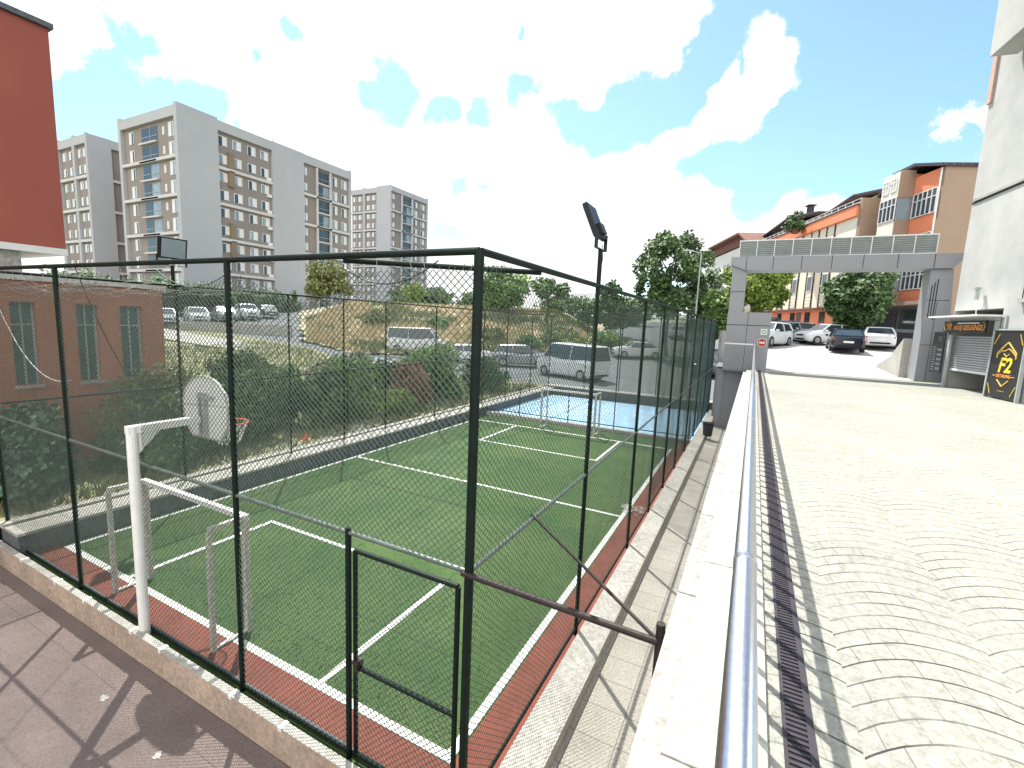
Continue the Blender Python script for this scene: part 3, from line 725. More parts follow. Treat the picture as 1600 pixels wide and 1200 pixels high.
# window with its flower grille
wn_ = MB(); wn_.box(3.0, 4.4, .15, .17, 2.55, 3.9); wf = wn_.build('window', M_glass, g)
MB().box(2.95, 4.45, -.10, -.004, 2.45, 2.54).build('sill', M_pale, wf)
b = MB()
for x in rng(3.05, 4.35, 9): b.box(x-.007, x+.007, -.06, -.045, 2.55, 3.25)
b.box(3.0, 4.4, -.06, -.045, 3.24, 3.26); b.build('grille', M_rust, wf)
RZ = math.atan2(-.99, .139)
def Gp(s_, y_, z_):  # facade coordinates to world
    c_, q_ = math.cos(RZ), math.sin(RZ); return (5.4+s_*c_-y_*q_, 19.2+s_*q_+y_*c_, -1.45+z_)
# sign over the shutter
t = thing('shop_sign', 'black strip sign with an orange welcome text over the roller shutter', 'sign', Gp(.95, -.14, 1.86), RZ)
MB().box(-1.10, 1.02, -.0, .04, -.17, .17).build('board', M_sign, t)
for x0, sg in ((-1.08, 1), (1.00, -1)):
    b = MB(); b.tube((x0, -.003, 0), (x0+sg*.10, -.003, .12), .006, 4); b.tube((x0, -.003, 0), (x0+sg*.10, -.003, -.12), .006, 4); b.build('border', M_gold, t)
text('F2', t, (-.78, -.006, -.01), .24, M_orp, shear=.25, bold=.004)
text('HOŞ GELDİNİZ', t, (.18, -.006, -.035), .19, M_orp, shear=.2, bold=.003, wscale=1.02)
b = MB(); b.prism([(-.93, .03), (-.78, .14), (-.63, .03), (-.63, .05), (-.78, .16), (-.93, .05)], -.008, -.003); b.build('roof_mark', M_orp, t)
b = MB(); b.box(-.35, .70, -.008, -.003, .085, .115); b.build('small_line', M_wht, t)
# big board
t = thing('signboard', 'tall black signboard with a yellow F2 in a gold hexagon outline', 'sign', Gp(3.0, -.12, .0), RZ)
MB().box(-.62, .58, 0, .05, .04, 1.76).build('board', M_sign, t)
b = MB(); b.box(-.66, -.62, -.02, .06, 0, 1.80); b.box(.58, .62, -.02, .06, 0, 1.80); b.box(-.66, .62, -.02, .06, 1.76, 1.80); b.build('frame', M_lou, t)
def gl(b, pts, w_=.012):
    for p, q in zip(pts, pts[1:]): b.tube((p[0], -.006, p[1]), (q[0], -.006, q[1]), w_, 4)
b = MB(); gl(b, [(-.36, 1.05), (-.36, 1.18), (0, 1.46), (.36, 1.18), (.36, 1.05)], .016); gl(b, [(-.38, 1.12), (-.2, 1.24), (-.08, 1.24), (.05, 1.3), (.18, 1.24), (.30, 1.16), (.38, 1.10)], .012)
gl(b, [(-.12, 1.17), (0, 1.10), (.10, 1.17)], .01); gl(b, [(-.22, .50), (0, .34), (.22, .50)], .014)
gl(b, [(-.42, .60), (-.30, .60)], .01); gl(b, [(.30, .60), (.42, .60)], .01)
gl(b, [(-.56, 1.40), (-.40, 1.66)], .01); gl(b, [(.52, 1.40), (.38, 1.66)], .01); gl(b, [(-.56, .38), (-.42, .12)], .01); gl(b, [(.52, .38), (.38, .12)], .01)
b.build('outline', M_gold, t)
text('F2', t, (0, -.008, .86), .52, M_yellow, shear=.15, bold=.012, wscale=1.0)
text('DETAILING', t, (0, -.008, .60), .11, M_orp, shear=.15, bold=.002)
text('~ ~~ ~', t, (0, -.008, .22), .09, M_gold, name='script_line')
# menu board at the pillar
t = thing('price_board', 'narrow dark board with small pale lines between pillar and shutter', 'sign', Gp(-.42, -.10, .40), RZ)
MB().box(-.34, .34, 0, .03, 0, 1.30).build('board', M_sign, t)
b = MB()
for i in range(5): b.box(.02, .28, -.006, -.002, .10+.15*i, .18+.15*i)
for i in range(10): b.box(-.26, -.06, -.006, -.002, .08+.08*i, .115+.08*i)
b.build('text_lines', mat('grey_print', (.25, .26, .25), .6), t)
text('F2', t, (.10, -.006, 1.08), .2, MATS['grey_print'], shear=.15)
# wall lamp
t = thing('wall_lamp', 'small lamp on a thin bracket on the grey wall above the garage', 'lamp', Gp(1.25, -.02, 2.2), RZ)
b = MB(); b.tube((-.02, -.03, 0), (.03, -.10, .72), .012, 6); b.build('bracket', M_wht, t); b = MB(); b.box(-.02, .12, -.2, -.06, .70, .76); b.box(.06, .13, -.17, -.09, .42, .69); b.build('lamp_head', M_lou, t)
# return wall between pillar and building
b = MB(); b.box(5.65, 9.5, 21.5, 21.9, -1.5, .75); tag(b.build('dark_hoarding', M_black), 'dark panel wall between the gateway pillar and the grey building', 'panel')

# ------------------------------------------------------------------ foliage
def leaf_blob(b, c, rad, n, size, rr, lumps=14, lk=(.28, .5)):
    cs = []
    for i in range(lumps):
        while True:
            p = Vector((rr.uniform(-1, 1), rr.uniform(-1, 1), rr.uniform(-1, 1)))
            if p.length < 1: break
        k_ = rr.uniform(*lk); q_ = 1-k_*.6; cs.append((Vector((p.x*rad[0]*q_, p.y*rad[1]*q_, p.z*rad[2]*q_)), k_))
    vs, fs = b.v, b.f
    for i in range(n):
        o_, k_ = cs[rr.randrange(lumps)]
        d = Vector((rr.gauss(0, 1), rr.gauss(0, 1), rr.gauss(0, 1))).normalized()*(rr.random()**.33)
        p = Vector(c)+o_+Vector((d.x*rad[0]*k_, d.y*rad[1]*k_, d.z*rad[2]*k_))
        a = Vector((rr.gauss(0, 1), rr.gauss(0, 1), rr.gauss(0, 1)-.2)).normalized(); q = a.orthogonal().normalized()
        s_ = size*rr.uniform(.5, 1.2); w_ = s_*.42; m_ = a*s_*.5
        k0 = len(vs); vs += [tuple(p), tuple(p+m_+q*w_), tuple(p+a*s_), tuple(p+m_-q*w_)]; fs.append((k0, k0+1, k0+2, k0+3)); b.mi.append(0)
def tree(name, loc, H, crown_r, crown_h, n, size, m, label, cat='tree', seed=1, trunk_r=.14, group=None, lumps=22, lean=0, lk=(.16, .34)):
    rr = random.Random(seed); t = thing(name, label, cat, loc, 0, group)
    b = MB(); zc = H-crown_h/2; base = H-crown_h
    pts = [Vector((0, 0, 0))]
    for i in range(1, 6): pts.append(Vector((rr.uniform(-.05, .05)*H*.3+lean*i/5, rr.uniform(-.05, .05)*H*.3, (base+crown_h*.55)*i/5)))
    for i in range(5): b.tube(pts[i], pts[i+1], trunk_r*(1-i*.15), 8, r_b=trunk_r*(1-(i+1)*.15))
    for i in range(12):
        t0 = rr.uniform(.45, 1); p = pts[0].lerp(pts[-1], t0); a = rr.uniform(0, 6.28); q = p+Vector((math.cos(a)*crown_r*.75, math.sin(a)*crown_r*.75, rr.uniform(.05, .45)*crown_h))
        mid = p.lerp(q, .5)+Vector((0, 0, .05*H)); b.tube(p, mid, trunk_r*.38, 5, r_b=trunk_r*.25); b.tube(mid, q, trunk_r*.25, 5, r_b=trunk_r*.08)
    b.build('trunk', M_bark, t)
    c = MB(); leaf_blob(c, (lean*.8, 0, zc), (crown_r, crown_r, crown_h/2), n, size, rr, int(lumps*1.8), lk); c.build('crown', m, t)
    return t
def bush(loc, rx, ry, h, n, size, m, label, seed=1, group='bushes beyond the left fence', name='bush', lumps=16, spikes=0):
    rr = random.Random(seed); t = thing(name, label, 'bush', loc, 0, group); b = MB()
    for i in range(9):
        a = rr.uniform(0, 6.28); b.tube((0, 0, -.1), (math.cos(a)*rx*.5, math.sin(a)*ry*.5, h*.6), .02, 4, r_b=.008)
    b.build('stems', M_bark, t)
    c = MB(); leaf_blob(c, (0, 0, h*.48), (rx, ry, h*.52), n, size, rr, lumps)
    for i in range(spikes):
        a = rr.uniform(0, 6.28); r_ = rr.random(); p = Vector((math.cos(a)*rx*r_, math.sin(a)*ry*r_, h*.6))
        tip = p+Vector((rr.uniform(-.1, .1), rr.uniform(-.1, .1), rr.uniform(.4, .8)))
        for j in range(40):
            q = p.lerp(tip, j/40); leaf_blob(c, q, (.06, .06, .04), 1, size*.8, rr, 2)
    c.build('leaves', m, t); return t

# garden bushes
B_ = [
 ((-12.0, 3.6, -3.7), 1.3, 1.1, 1.7, 9000, .13, M_leafb, 'low blue green leafy shrub at the far left behind the corner post', 0),
 ((-14.6, 2.6, -3.7), 1.6, 1.6, 1.6, 6000, .14, M_leafd, 'dark spreading shrub at the foot of the orange building', 0),
 ((-11.8, 5.6, -3.7), 1.0, 1.3, 1.25, 7000, .11, M_leafd, 'dark shrub with upright pale spikes behind the goal', 14),
 ((-12.6, 6.3, -3.7), .9, 2.0, 2.35, 8000, .10, M_leafo, 'yellowish hedge like shrub below the three windows', 0),
 ((-12.4, 8.0, -3.7), 1.1, 1.3, 2.1, 7000, .11, M_leafd, 'dark round shrub behind the basketball backboard', 0),
 ((-13.6, 9.2, -3.7), 1.2, 1.3, 2.4, 7500, .12, M_leafm, 'green shrub right of the backboard and behind the second fence post', 0),
 ((-12.2, 10.3, -3.7), 1.0, 1.2, 2.0, 6500, .11, M_leafd, 'dark dense shrub above the strip of stones', 0),
 ((-12.6, 12.1, -3.7), 1.2, 1.2, 2.35, 7500, .11, M_leafm, 'round bright green shrub in the middle of the left fence', 0),
 ((-14.5, 14.5, -3.6), 1.5, 1.5, 2.6, 7500, .13, M_leafd, 'tall dark shrub in front of the white minibus', 0),
 ((-12.2, 14.9, -3.7), .9, .9, 1.9, 4500, .10, M_leafr, 'reddish brown shrub between two green shrubs', 0),
 ((-11.7, 13.3, -3.7), .8, .9, 1.2, 4500, .09, M_leafy, 'small light green shrub low at the wall below the reddish one', 0),
 ((-12.6, 17.4, -3.6), 1.5, 1.5, 2.5, 8000, .12, M_leafm, 'large green shrub beside the near corner post line', 0),
 ((-12.0, 20.4, -3.6), 1.3, 1.6, 1.9, 6500, .12, M_leafd, 'dark shrub close to the corner of the blue court', 0),
 ((-17.2, 11.0, -3.6), 1.8, 1.6, 2.0, 6000, .13, M_leafd, 'dark shrub farther back left of the tall one', 0),
 ((-15.3, 19.5, -3.6), 1.8, 1.6, 1.9, 6500, .13, M_leafm, 'spreading green shrub farther back behind the corner post', 0),
 ((-19.0, 8.4, -3.6), 1.8, 1.4, 1.25, 4000, .13, M_leafo, 'low dry olive shrub in front of the pale path', 0),
]
for i, (l_, rx, ry, h_, n_, s_, m_, lab, spk) in enumerate(B_): bush(l_, rx, ry, h_, n_, s_, m_, lab, 20+i, spikes=spk)
# ground cover in the garden
b = MB(); rr = random.Random(3)
for i in range(26000):
    x = -10.6-rr.random()**1.3*24; y = rr.uniform(-1, 24); z = low(x, y)-.02; a = rr.uniform(0, 6.28); h_ = rr.uniform(.08, .3); w_ = .03
    b.add([(x-w_*math.cos(a), y-w_*math.sin(a), z), (x+w_*math.cos(a), y+w_*math.sin(a), z), (x+rr.uniform(-.08, .08), y+rr.uniform(-.08, .08), z+h_)], [(0,1,2)])
tag(b.build('ground_cover', M_leafo), 'rough grass and weeds covering the garden beyond the left wall', 'weeds', kind='stuff')

# ------------------------------------------------------------------ dry hill behind the parked cars
def inhill(x, y):
    r = math.hypot(x, y); a = math.degrees(math.atan2(-x, y)); return 16 < a < 51.5 and r > 42.5 and r < 110
struct(terrain('dry_hill', rng(-95, -8, 116), rng(20, 105, 113), low, M_dry, dz=.12, mask=inhill, rough=.35))
b = MB(); rr = random.Random(12)
for i in range(30000):
    a = R(rr.uniform(17, 51)); r_ = 42.5+rr.random()*24; x, y = -math.sin(a)*r_, math.cos(a)*r_; z = low(x, y)+.1
    th = rr.uniform(0, 6.28); h_ = rr.uniform(.2, .7); w_ = .06; green = noise.noise((x*.15, y*.15, 2)) > (.12 if a > R(24) else -.3)
    b.add([(x-w_*math.cos(th), y-w_*math.sin(th), z), (x+w_*math.cos(th), y+w_*math.sin(th), z), (x+rr.uniform(-.2, .2), y+rr.uniform(-.2, .2), z+h_)], [(0,1,2)], M_leafo if green else mat('straw', (.48, .40, .23), .9, .2, 1, island=.4))
tag(b.build('dry_grass', None), 'dry yellow grass tufts covering the hill behind the parked cars', 'dry grass', kind='stuff')

for i, (x, y, r_, h_, m_, lab) in enumerate([(-36, 38, 1.6, 1.7, M_leafo, 'olive shrub low on the dry slope left of the minibus'), (-31, 42, 1.3, 1.3, M_leafm, 'small green shrub on the dry slope above the minibus'), (-24.5, 42.5, 1.7, 1.5, M_leafo, 'broad olive shrub on the dry slope behind the corner post'),
     (-19.5, 41.5, 1.5, 1.6, M_leafm, 'green shrub on the slope above the silver suv'), (-17.5, 45, 2.2, 2.2, M_leafo, 'tall olive shrub on the slope left of the floodlight pole'), (-14.8, 42.5, 1.9, 1.9, M_leafy, 'yellow green shrub on the slope left of the white sedan'), (-13.5, 48, 2.4, 2.4, M_leafm, 'large green shrub at the right end of the dry slope')]):
    bush((x, y, low(x, y)-.1), r_, r_, h_, 2200, .26, m_, lab, 80+i, group='shrubs on the dry slope', lumps=12)
# street furniture of the lower street
w = thing('street_wall', 'low grey wall with a thin railing along the street at the left', 'wall', (-44, 24.4, low(-44, 24.4)), math.atan2(.52, .855))
MB().box(-16, 8, -.15, .15, -.3, .75).build('wall', M_conc, w)
b = MB()
for x in rng(-16, 8, 19): b.box(x-.02, x+.02, -.02, .02, .75, 1.55)
b.box(-16, 8, -.02, .02, 1.5, 1.55); b.build('railing', M_lou, w)
p_ = MB(); rr = random.Random(2)
vs = []; 
L1 = [(-60, 24), (-44, 22.3), (-36, 22.5), (-28, 25.5), (-22, 29)]
L2 = [(-58, 19), (-44, 18.5), (-34, 19.2), (-26, 22.5), (-20.5, 26.5)]
vs = [(x, y, low(x, y)+.06) for x, y in L1]+[(x, y, low(x, y)+.06) for x, y in L2]
struct(p_.add(vs, [(i, i+5, i+6, i+1) for i in range(4)]).build('pavement', M_pale))

# ------------------------------------------------------------------ cars
def car_mesh(kind, paint):
    """heading +x, centre at origin, wheels on z=0; parts in a list"""
    K = dict(sedan=(4.5, 1.78, .93, [(-2.25, .55), (-2.25, .93), (-1.75, 1.02), (-.95, 1.42), (.35, 1.45), (1.15, 1.0), (2.1, .82), (2.25, .55)]),
             hatch=(4.0, 1.72, .95, [(-2.0, .55), (-2.0, .98), (-1.85, 1.05), (-1.45, 1.45), (.2, 1.48), (.95, 1.02), (1.8, .85), (2.0, .55)]),
             suv=(4.4, 1.84, 1.05, [(-2.2, .6), (-2.2, 1.05), (-2.05, 1.15), (-1.7, 1.62), (.35, 1.66), (1.05, 1.15), (2.0, 1.0), (2.2, .6)]),
             van=(5.2, 1.95, 1.25, [(-2.6, .6), (-2.6, 1.3), (-2.58, 1.35), (-2.45, 2.2), (1.2, 2.25), (1.95, 1.35), (2.5, 1.1), (2.6, .6)]))[kind]
    Lc, Wd, SH, pr = K; hl = Lc/2; hw = Wd/2; parts = []
    wx = hl*.62; wr = .31 if kind in ('sedan', 'hatch') else .35
    # lower body: lofted stations
    st = [(-hl, .80, .42, pr[1][1]-.06), (-hl+.12, .93, .26, pr[1][1]), (-hl*.75, .99, .2, pr[2][1]), (-hl*.35, 1, .2, SH+.02), (hl*.1, 1, .2, SH), (hl*.45, .99, .2, pr[5][1]), (hl*.75, .97, .2, (pr[5][1]+pr[6][1])/2+.02), (hl-.15, .90, .24, pr[6][1]), (hl, .72, .38, pr[6][1]-.14)]
    b = MB(); vs = []; fs = []
    for x, k_, zl, zs in st:
        h_ = hw*k_; vs += [(x, -h_*.92, zl), (x, -h_, zl+.15), (x, -h_, zs-.22), (x, -h_*.93, zs-.03), (x, -h_*.75, zs), (x, h_*.75, zs), (x, h_*.93, zs-.03), (x, h_, zs-.22), (x, h_, zl+.15), (x, h_*.92, zl)]
    n = 10
    for i in range(len(st)-1):
        for j in range(n): a = i*n+j; c_ = i*n+(j+1) % n; fs.append((a, c_, c_+n, a+n))
    fs.append(tuple(range(n))); fs.append(tuple(range((len(st)-1)*n, len(st)*n))[::-1])
    b.add(vs, fs, paint)
    # roof skin
    rx0, rx1 = pr[3][0], pr[4][0]; rz0, rz1 = pr[3][1], pr[4][1]; rw = hw*.72
    vs = [(rx0-.03, -rw, rz0-.04), (rx1+.03, -rw, rz1-.05), (rx1+.03, rw, rz1-.05), (rx0-.03, rw, rz0-.04), (rx0+.15, -rw*.85, rz0+.02), (rx1-.12, -rw*.85, rz1+.02), (rx1-.12, rw*.85, rz1+.02), (rx0+.15, rw*.85, rz0+.02)]
    b.add(vs, [(0,3,2,1),(4,5,6,7),(0,1,5,4),(1,2,6,5),(2,3,7,6),(3,0,4,7)], paint)
    # pillars
    bx0, bx1 = pr[2][0], pr[5][0]; bz0, bz1 = pr[2][1], pr[5][1]
    for s_ in (-1, 1):
        b.tube((bx0+.05, s_*hw*.9, bz0-.04), (rx0, s_*rw*.99, rz0-.02), .055, 4, paint); b.tube((bx1-.05, s_*hw*.88, bz1-.03), (rx1, s_*rw*.99, rz1-.03), .04, 4, paint)
        xm = (rx0+rx1)/2; b.tube((xm, s_*hw*.93, SH-.03), (xm, s_*rw, rz1-.03), .035, 4, paint)
        b.tube((xm-.02, s_*(hw+.005), .3), (xm-.02, s_*(hw+.005), SH-.2), .008, 4, M_joint)
        b.box(bx1-.35, bx1-.2, s_*(hw-.02), s_*(hw+.14), SH+.0, SH+.13, paint)
    parts.append(('body', fixn(b.build('body', None, None)), None))
    # glasshouse
    g = MB(); i0 = .04
    vs = [(bx0+.04, -hw*.88, bz0-.05), (bx1-.04, -hw*.86, bz1-.05), (bx1-.04, hw*.86, bz1-.05), (bx0+.04, hw*.88, bz0-.05), (rx0+.02, -rw*.96, rz0-.03), (rx1-.02, -rw*.96, rz1-.03), (rx1-.02, rw*.96, rz1-.03), (rx0+.02, rw*.96, rz0-.03)]
    g.add(vs, [(0,3,2,1),(4,5,6,7),(0,1,5,4),(1,2,6,5),(2,3,7,6),(3,0,4,7)]); parts.append(('windows', fixn(g.build('windows', M_glass, None)), None))
    for sx in (-1, 1):
        for s_ in (-1, 1):
            q = MB(); q.tube((sx*wx, s_*(hw-.22), wr), (sx*wx, s_*(hw+.012), wr), wr, 18); o = q.build('wheel', M_rub, None)
            q = MB(); q.tube((sx*wx, s_*(hw+.0), wr), (sx*wx, s_*(hw+.022), wr), wr*.62, 12); o2 = q.build('rim', M_rim, o); parts.append(('wheel', o, None))
            q = MB(); z_ = pr[6][1]-.2 if sx > 0 else pr[1][1]-.17; k_ = .80 if sx > 0 else .86
            q.box(sx*(hl-.14), sx*(hl-.02)+ (0), s_*hw*.50, s_*hw*k_, z_-.07, z_+.08); parts.append(('headlight' if sx > 0 else 'tail_light', bevel(q.build('headlight' if sx > 0 else 'tail_light', M_lamp if sx > 0 else M_tail, None), .02), None))
        q = MB(); z_ = .52 if sx > 0 else (.62 if kind != 'van' else .7); q.box(sx*(hl-.01), sx*(hl+.012), -.26, .26, z_-.055, z_+.055); parts.append(('plate', q.build('number_plate', M_plate, None), None))
    q = MB(); q.box(hl-.03, hl+.008, -hw*.4, hw*.4, .58, .70); q.box(hl-.05, hl+.004, -hw*.55, hw*.55, .30, .42); parts.append(('grille', q.build('grille', M_black, None), None))
    q = MB(); q.box(-hl-.004, -hl+.06, -hw*.6, hw*.6, .34, .45); parts.append(('bumper_trim', q.build('bumper_trim', M_black, None), None))
    return [p[1] for p in parts]
P_white = mat('white_car_paint', (.62, .63, .64), .25, .03, spec=.6); P_silver = mat('silver_car_paint', (.34, .37, .40), .28, .03, metal=.5); P_black = mat('black_car_paint', (.012, .014, .022), .15, .1, spec=.7)
P_grey = mat('grey_car_paint', (.12, .13, .14), .3, .05, metal=.3)
protos = {}
def car(kind, paint, x, y, z, rz, label, group, scale=1.0):
    key = (kind, paint.name); t = thing('parked_'+{'suv': 'suv', 'van': 'van'}.get(kind, 'car'), label, {'suv': 'suv', 'van': 'van'}.get(kind, 'car'), (x, y, z), rz, group)
    if key not in protos:
        protos[key] = car_mesh(kind, paint)
        for p in protos[key]: p.parent = t
    else:
        for p in protos[key]:
            c_ = p.copy(); C.objects.link(c_); c_.parent = t
            for k_ in p.children:
                d_ = k_.copy(); C.objects.link(d_); d_.parent = c_
    if scale != 1: t.scale = (scale,)*3
    return t
GU = 'cars parked behind the gateway'
def hd(dx, dy): return math.atan2(dy, dx)
SG = .93
car('suv', P_white, .75, 35.2, street(35.2), hd(-.42, -.9), 'white suv half hidden by the left gateway pillar', GU, SG)
car('hatch', P_black, 2.1, 42.6, street(42.6), hd(-.5, -.85), 'dark hatchback behind the white suv', GU, SG)
car('suv', P_grey, .3, 47.5, street(47.5), hd(-.5, -.85), 'dark grey suv farthest back at the left tree', GU, SG)
car('hatch', P_silver, 3.15, 40.0, street(40), hd(.42, -.9), 'silver hatchback facing the camera between white suv and white hatchback', GU, SG)
car('hatch', P_white, 4.35, 38.6, street(38.6), hd(-.85, -.5), 'white hatchback side on behind the black sedan', GU, SG)
car('sedan', P_black, 4.85, 34.3, street(34.3), hd(.05, 1), 'black sedan seen from behind in the middle of the gateway', GU, SG)
car('sedan', P_white, 7.0, 37.6, street(37.6), hd(.10, 1), 'white sedan seen from behind under the round tree', GU, SG)
GL = 'cars parked along the street behind the left fence'
def lc(kind, paint, x, y, rz, label, sc=1.0): return car(kind, paint, x, y, low(x, y)+.02, rz, label, GL, sc)
lc('van', P_white, -27.4, 34.2, hd(.9, .42), 'white minibus on the street above the tall dark bush')
lc('hatch', P_white, -21.2, 33.6, hd(.8, .5), 'white hatchback mostly hidden by the near corner post')
lc('suv', P_silver, -16.5, 33.8, hd(.9, .4), 'silver suv between the hatchback and the white panel van', 1.05)
lc('van', P_white, -10.7, 29.6, hd(-.86, .35), 'white panel van close behind the far fence of the court')
lc('sedan', P_white, -9.9, 45.6, hd(-.85, -.45), 'white sedan right of the floodlight pole on the dark asphalt', 1.05)
lc('suv', P_white, -8.9, 63.5, hd(-.2, 1), 'small distant white suv under the big tree')
lc('hatch', P_white, -6.6, 62.5, hd(.2, 1), 'small distant white hatchback right of the lamp post')
lc('hatch', P_silver, -3.2, 44.5, hd(0, 1), 'silver hatchback glimpsed left of the gateway pillar')
lc('sedan', P_grey, -2.9, 37.5, hd(0, 1), 'dark grey sedan glimpsed just over the abutment')
GP = 'cars parked in the lot before the grey towers'
for i, (x, y, kd, pt, lab) in enumerate([(-47.6, 23.4, 'hatch', P_silver, 'silver hatchback at the corner of the orange building'), (-49.5, 27.3, 'hatch', P_white, 'white hatchback second from the orange building'),
     (-51.5, 31.2, 'sedan', P_silver, 'silver sedan between white cars in the far lot'), (-53.6, 35.2, 'suv', P_white, 'white suv right of the second fence post in the far lot'),
     (-56, 39.5, 'hatch', P_grey, 'grey hatchback last in the row before the hedge')]):
    car(kd, pt, x, y, low(x, y)+.02, hd(.9, -.35), lab, GP, 1.1)

# ------------------------------------------------------------------ buildings: helpers in facade coordinates (x along, y out of the facade is negative, z up)
def window(parent, x, z, w_, h_, y=-.03, panes=2, fm=None, gm=None, name='window', horiz=0.0):
    b = MB(); fm = fm or M_frame; gm = gm or M_glass; e = .05
    b.box(x, x+w_, y-.02, y, z, z+e, fm); b.box(x, x+w_, y-.02, y, z+h_-e, z+h_, fm)
    for i in range(panes+1):
        xx = x+(w_-e)*i/panes; b.box(xx, xx+e, y-.021, y-.0, z+e, z+h_-e, fm)
    if horiz: b.box(x+e, x+w_-e, y-.0205, y-.001, z+h_*horiz, z+h_*horiz+e, fm)
    b.box(x+.01, x+w_-.01, y+.0, y+.012, z+.01, z+h_-.01, gm)
    return b.build(name, None, parent)

# distant apartment blocks
FH = 2.85
GM = [M_glass, M_glass2]
def block(name, label, corner, LX, LY, top, base, fx, fy, seed, group='grey apartment towers'):
    """corner = nearest edge (x,y); -Y face runs to -x by LX, +X face runs to +y by LY"""
    rr = random.Random(seed); X, Y = corner; t = thing(name, label, 'building', (X, Y, base), 0, group); H = top-base
    b = MB(); b.box(-LX, -.5, .5, LY, 0, H-.5); b.build('core', M_taupe, t)
    wins = []; sc = MB(); band = MB(); pan = MB(); bal = MB()
    nf = int((H-1.6)/FH)
    pf = MB()
    def put(face, a0, a1, z0, z1, depth, mt, mb, proud=0):
        """box on a face: a along the face, depth inwards"""
        if face == 'x': mb.box(-depth, proud, a0, a1, z0, z1, mt)
        else: mb.box(-a1, -a0, -proud, depth, z0, z1, mt)
    for face, segs in (('x', fx), ('y', fy)):
        for a0, a1, kind in segs:
            if face == 'y' and a0 == 0: a0 = .601
            if kind == 'blank': put(face, a0, a1, 0, H+(.35 if rr.random() < .5 else .1), .6, None, sc)
            else:
                put(face, a0, a1, H-1.5, H-.1, .6, None, sc)      # parapet
                w_ = a1-a0
                for k_ in range(0, nf):
                    z = H-1.6-FH*(k_+1)
                    if z < 0: break
                    if k_ % 2 == 1:
                        fb = MB(); put(face, a0, a1, z-.15, z+.30, .45, None, fb); fb.build('floor_band', M_blkband, t)
                    if kind == 'win':
                        for q, fr in enumerate((.10, .35, .62, .87)):
                            ww = 1.5; c_ = a0+w_*fr; wins.append((face, c_-ww/2, z+.85, ww, 1.5, rr.choice(GM), 'n'))
                            if q == 3 and rr.random() < .75: wins.append((face, c_+.3, z+.35, .8, .55, M_whiter, 'ac'))
                        if (k_ % 4) in (1, 2):
                            pb = MB(); put(face, a0+w_*.17, a0+w_*.27, z+.3, z+FH, .46, None, pb); pb.build('panel', M_olive, t)
                    elif kind == 'win2':
                        for fr in (.3, .75):
                            ww = min(1.4, w_*.3); c_ = a0+w_*fr; wins.append((face, c_-ww/2, z+.8, ww, 1.5, rr.choice(GM), 'n'))
                    elif kind == 'bal':
                        put(face, a0+w_*.26, a0+w_*.29, z-.001, z+FH+.001, .40, None, band); put(face, a0+w_*.55, a0+w_*.58, z-.001, z+FH+.001, .40, None, band)
                        put(face, a0+w_*.29, a0+w_*.55, z-.1, z+.15, .40, None, band)
                        wins.append((face, a0+w_*.29, z+.15, w_*.125, 2.35, M_glass, 'b')); wins.append((face, a0+w_*.425, z+.15, w_*.125, 2.35, rr.choice([M_glass, M_glass, M_glass2]), 'b'))
                        wins.append((face, a0+w_*.03, z+.8, w_*.06, 1.4, M_glass2, 'n'))
                        wins.append((face, a0+w_*.63, z+.5, w_*.11, 1.8, rr.choice(GM), 'n')); wins.append((face, a0+w_*.84, z+.5, w_*.12, 1.8, rr.choice(GM), 'n'))
                    elif kind == 'balr':
                        fb = MB(); put(face, a0+w_*.34, a0+w_*.66, z-.1, z+.15, .3, None, fb); fb.build('balcony_slab', M_blkband, t)
                        wins.append((face, a0+w_*.35, z+.15, w_*.14, 2.3, rr.choice([M_glass, M_glass2]), 'b')); wins.append((face, a0+w_*.51, z+.15, w_*.14, 2.3, M_glass, 'b'))
                        wins.append((face, a0+w_*.06, z+.3, w_*.09, 2.1, M_glass2, 'n')); wins.append((face, a0+w_*.22, z+.8, w_*.035, 1.2, rr.choice(GM), 'n')); wins.append((face, a0+w_*.80, z+.5, w_*.09, 1.9, rr.choice(GM), 'n'))
    sc.build('wall', M_blk, t)
    if band.v: band.build('balcony_frame', M_blkband, t)
    wins.sort(key=lambda q: -q[2]); rest = MB()
    for i, (face, a, z, w_, h_, gm, kd) in enumerate(wins):
        mb = MB() if i < 100 else rest; e = .09
        def bx(a0, a1, z0, z1, d0, d1, m_):
            if face == 'x': mb.box(d0, d1, a0, a1, z0, z1, m_)
            else: mb.box(-a1, -a0, -d1, -d0, z0, z1, m_)
        dd_ = -.5
        if kd == 'ac': bx(a, a+w_, z, z+h_, dd_, dd_+.35, gm); nm = 'air_conditioner'
        else:
            bx(a, a+w_, z, z+h_, dd_-.02, dd_+.03, gm); nm = 'window'
            if kd == 'n':
                bx(a, a+e, z, z+h_, dd_+.03, dd_+.07, M_frame); bx(a+w_-e, a+w_, z, z+h_, dd_+.03, dd_+.07, M_frame); bx(a+w_*.5-e/2, a+w_*.5+e/2, z, z+h_, dd_+.03, dd_+.07, M_frame); bx(a+e, a+w_-e, z+h_-e, z+h_, dd_+.03, dd_+.069, M_frame)
                bx(a+w_*.55, a+w_*.92, z+.06, z+h_-.1, dd_+.031, dd_+.04, M_whiter)
            else: bx(a, a+w_, z+.85, z+.92, dd_+.03, dd_+.1, M_lou)
        if i < 100: mb.build(nm, None, t)
    if rest.v: rest.build('lower_windows', None, t)['kind'] = 'stuff'
    b = MB(); b.box(-LX+.1, -.1, .1, LY-.1, H-.05, H+.05); b.build('roof', M_conc, t)
    return t
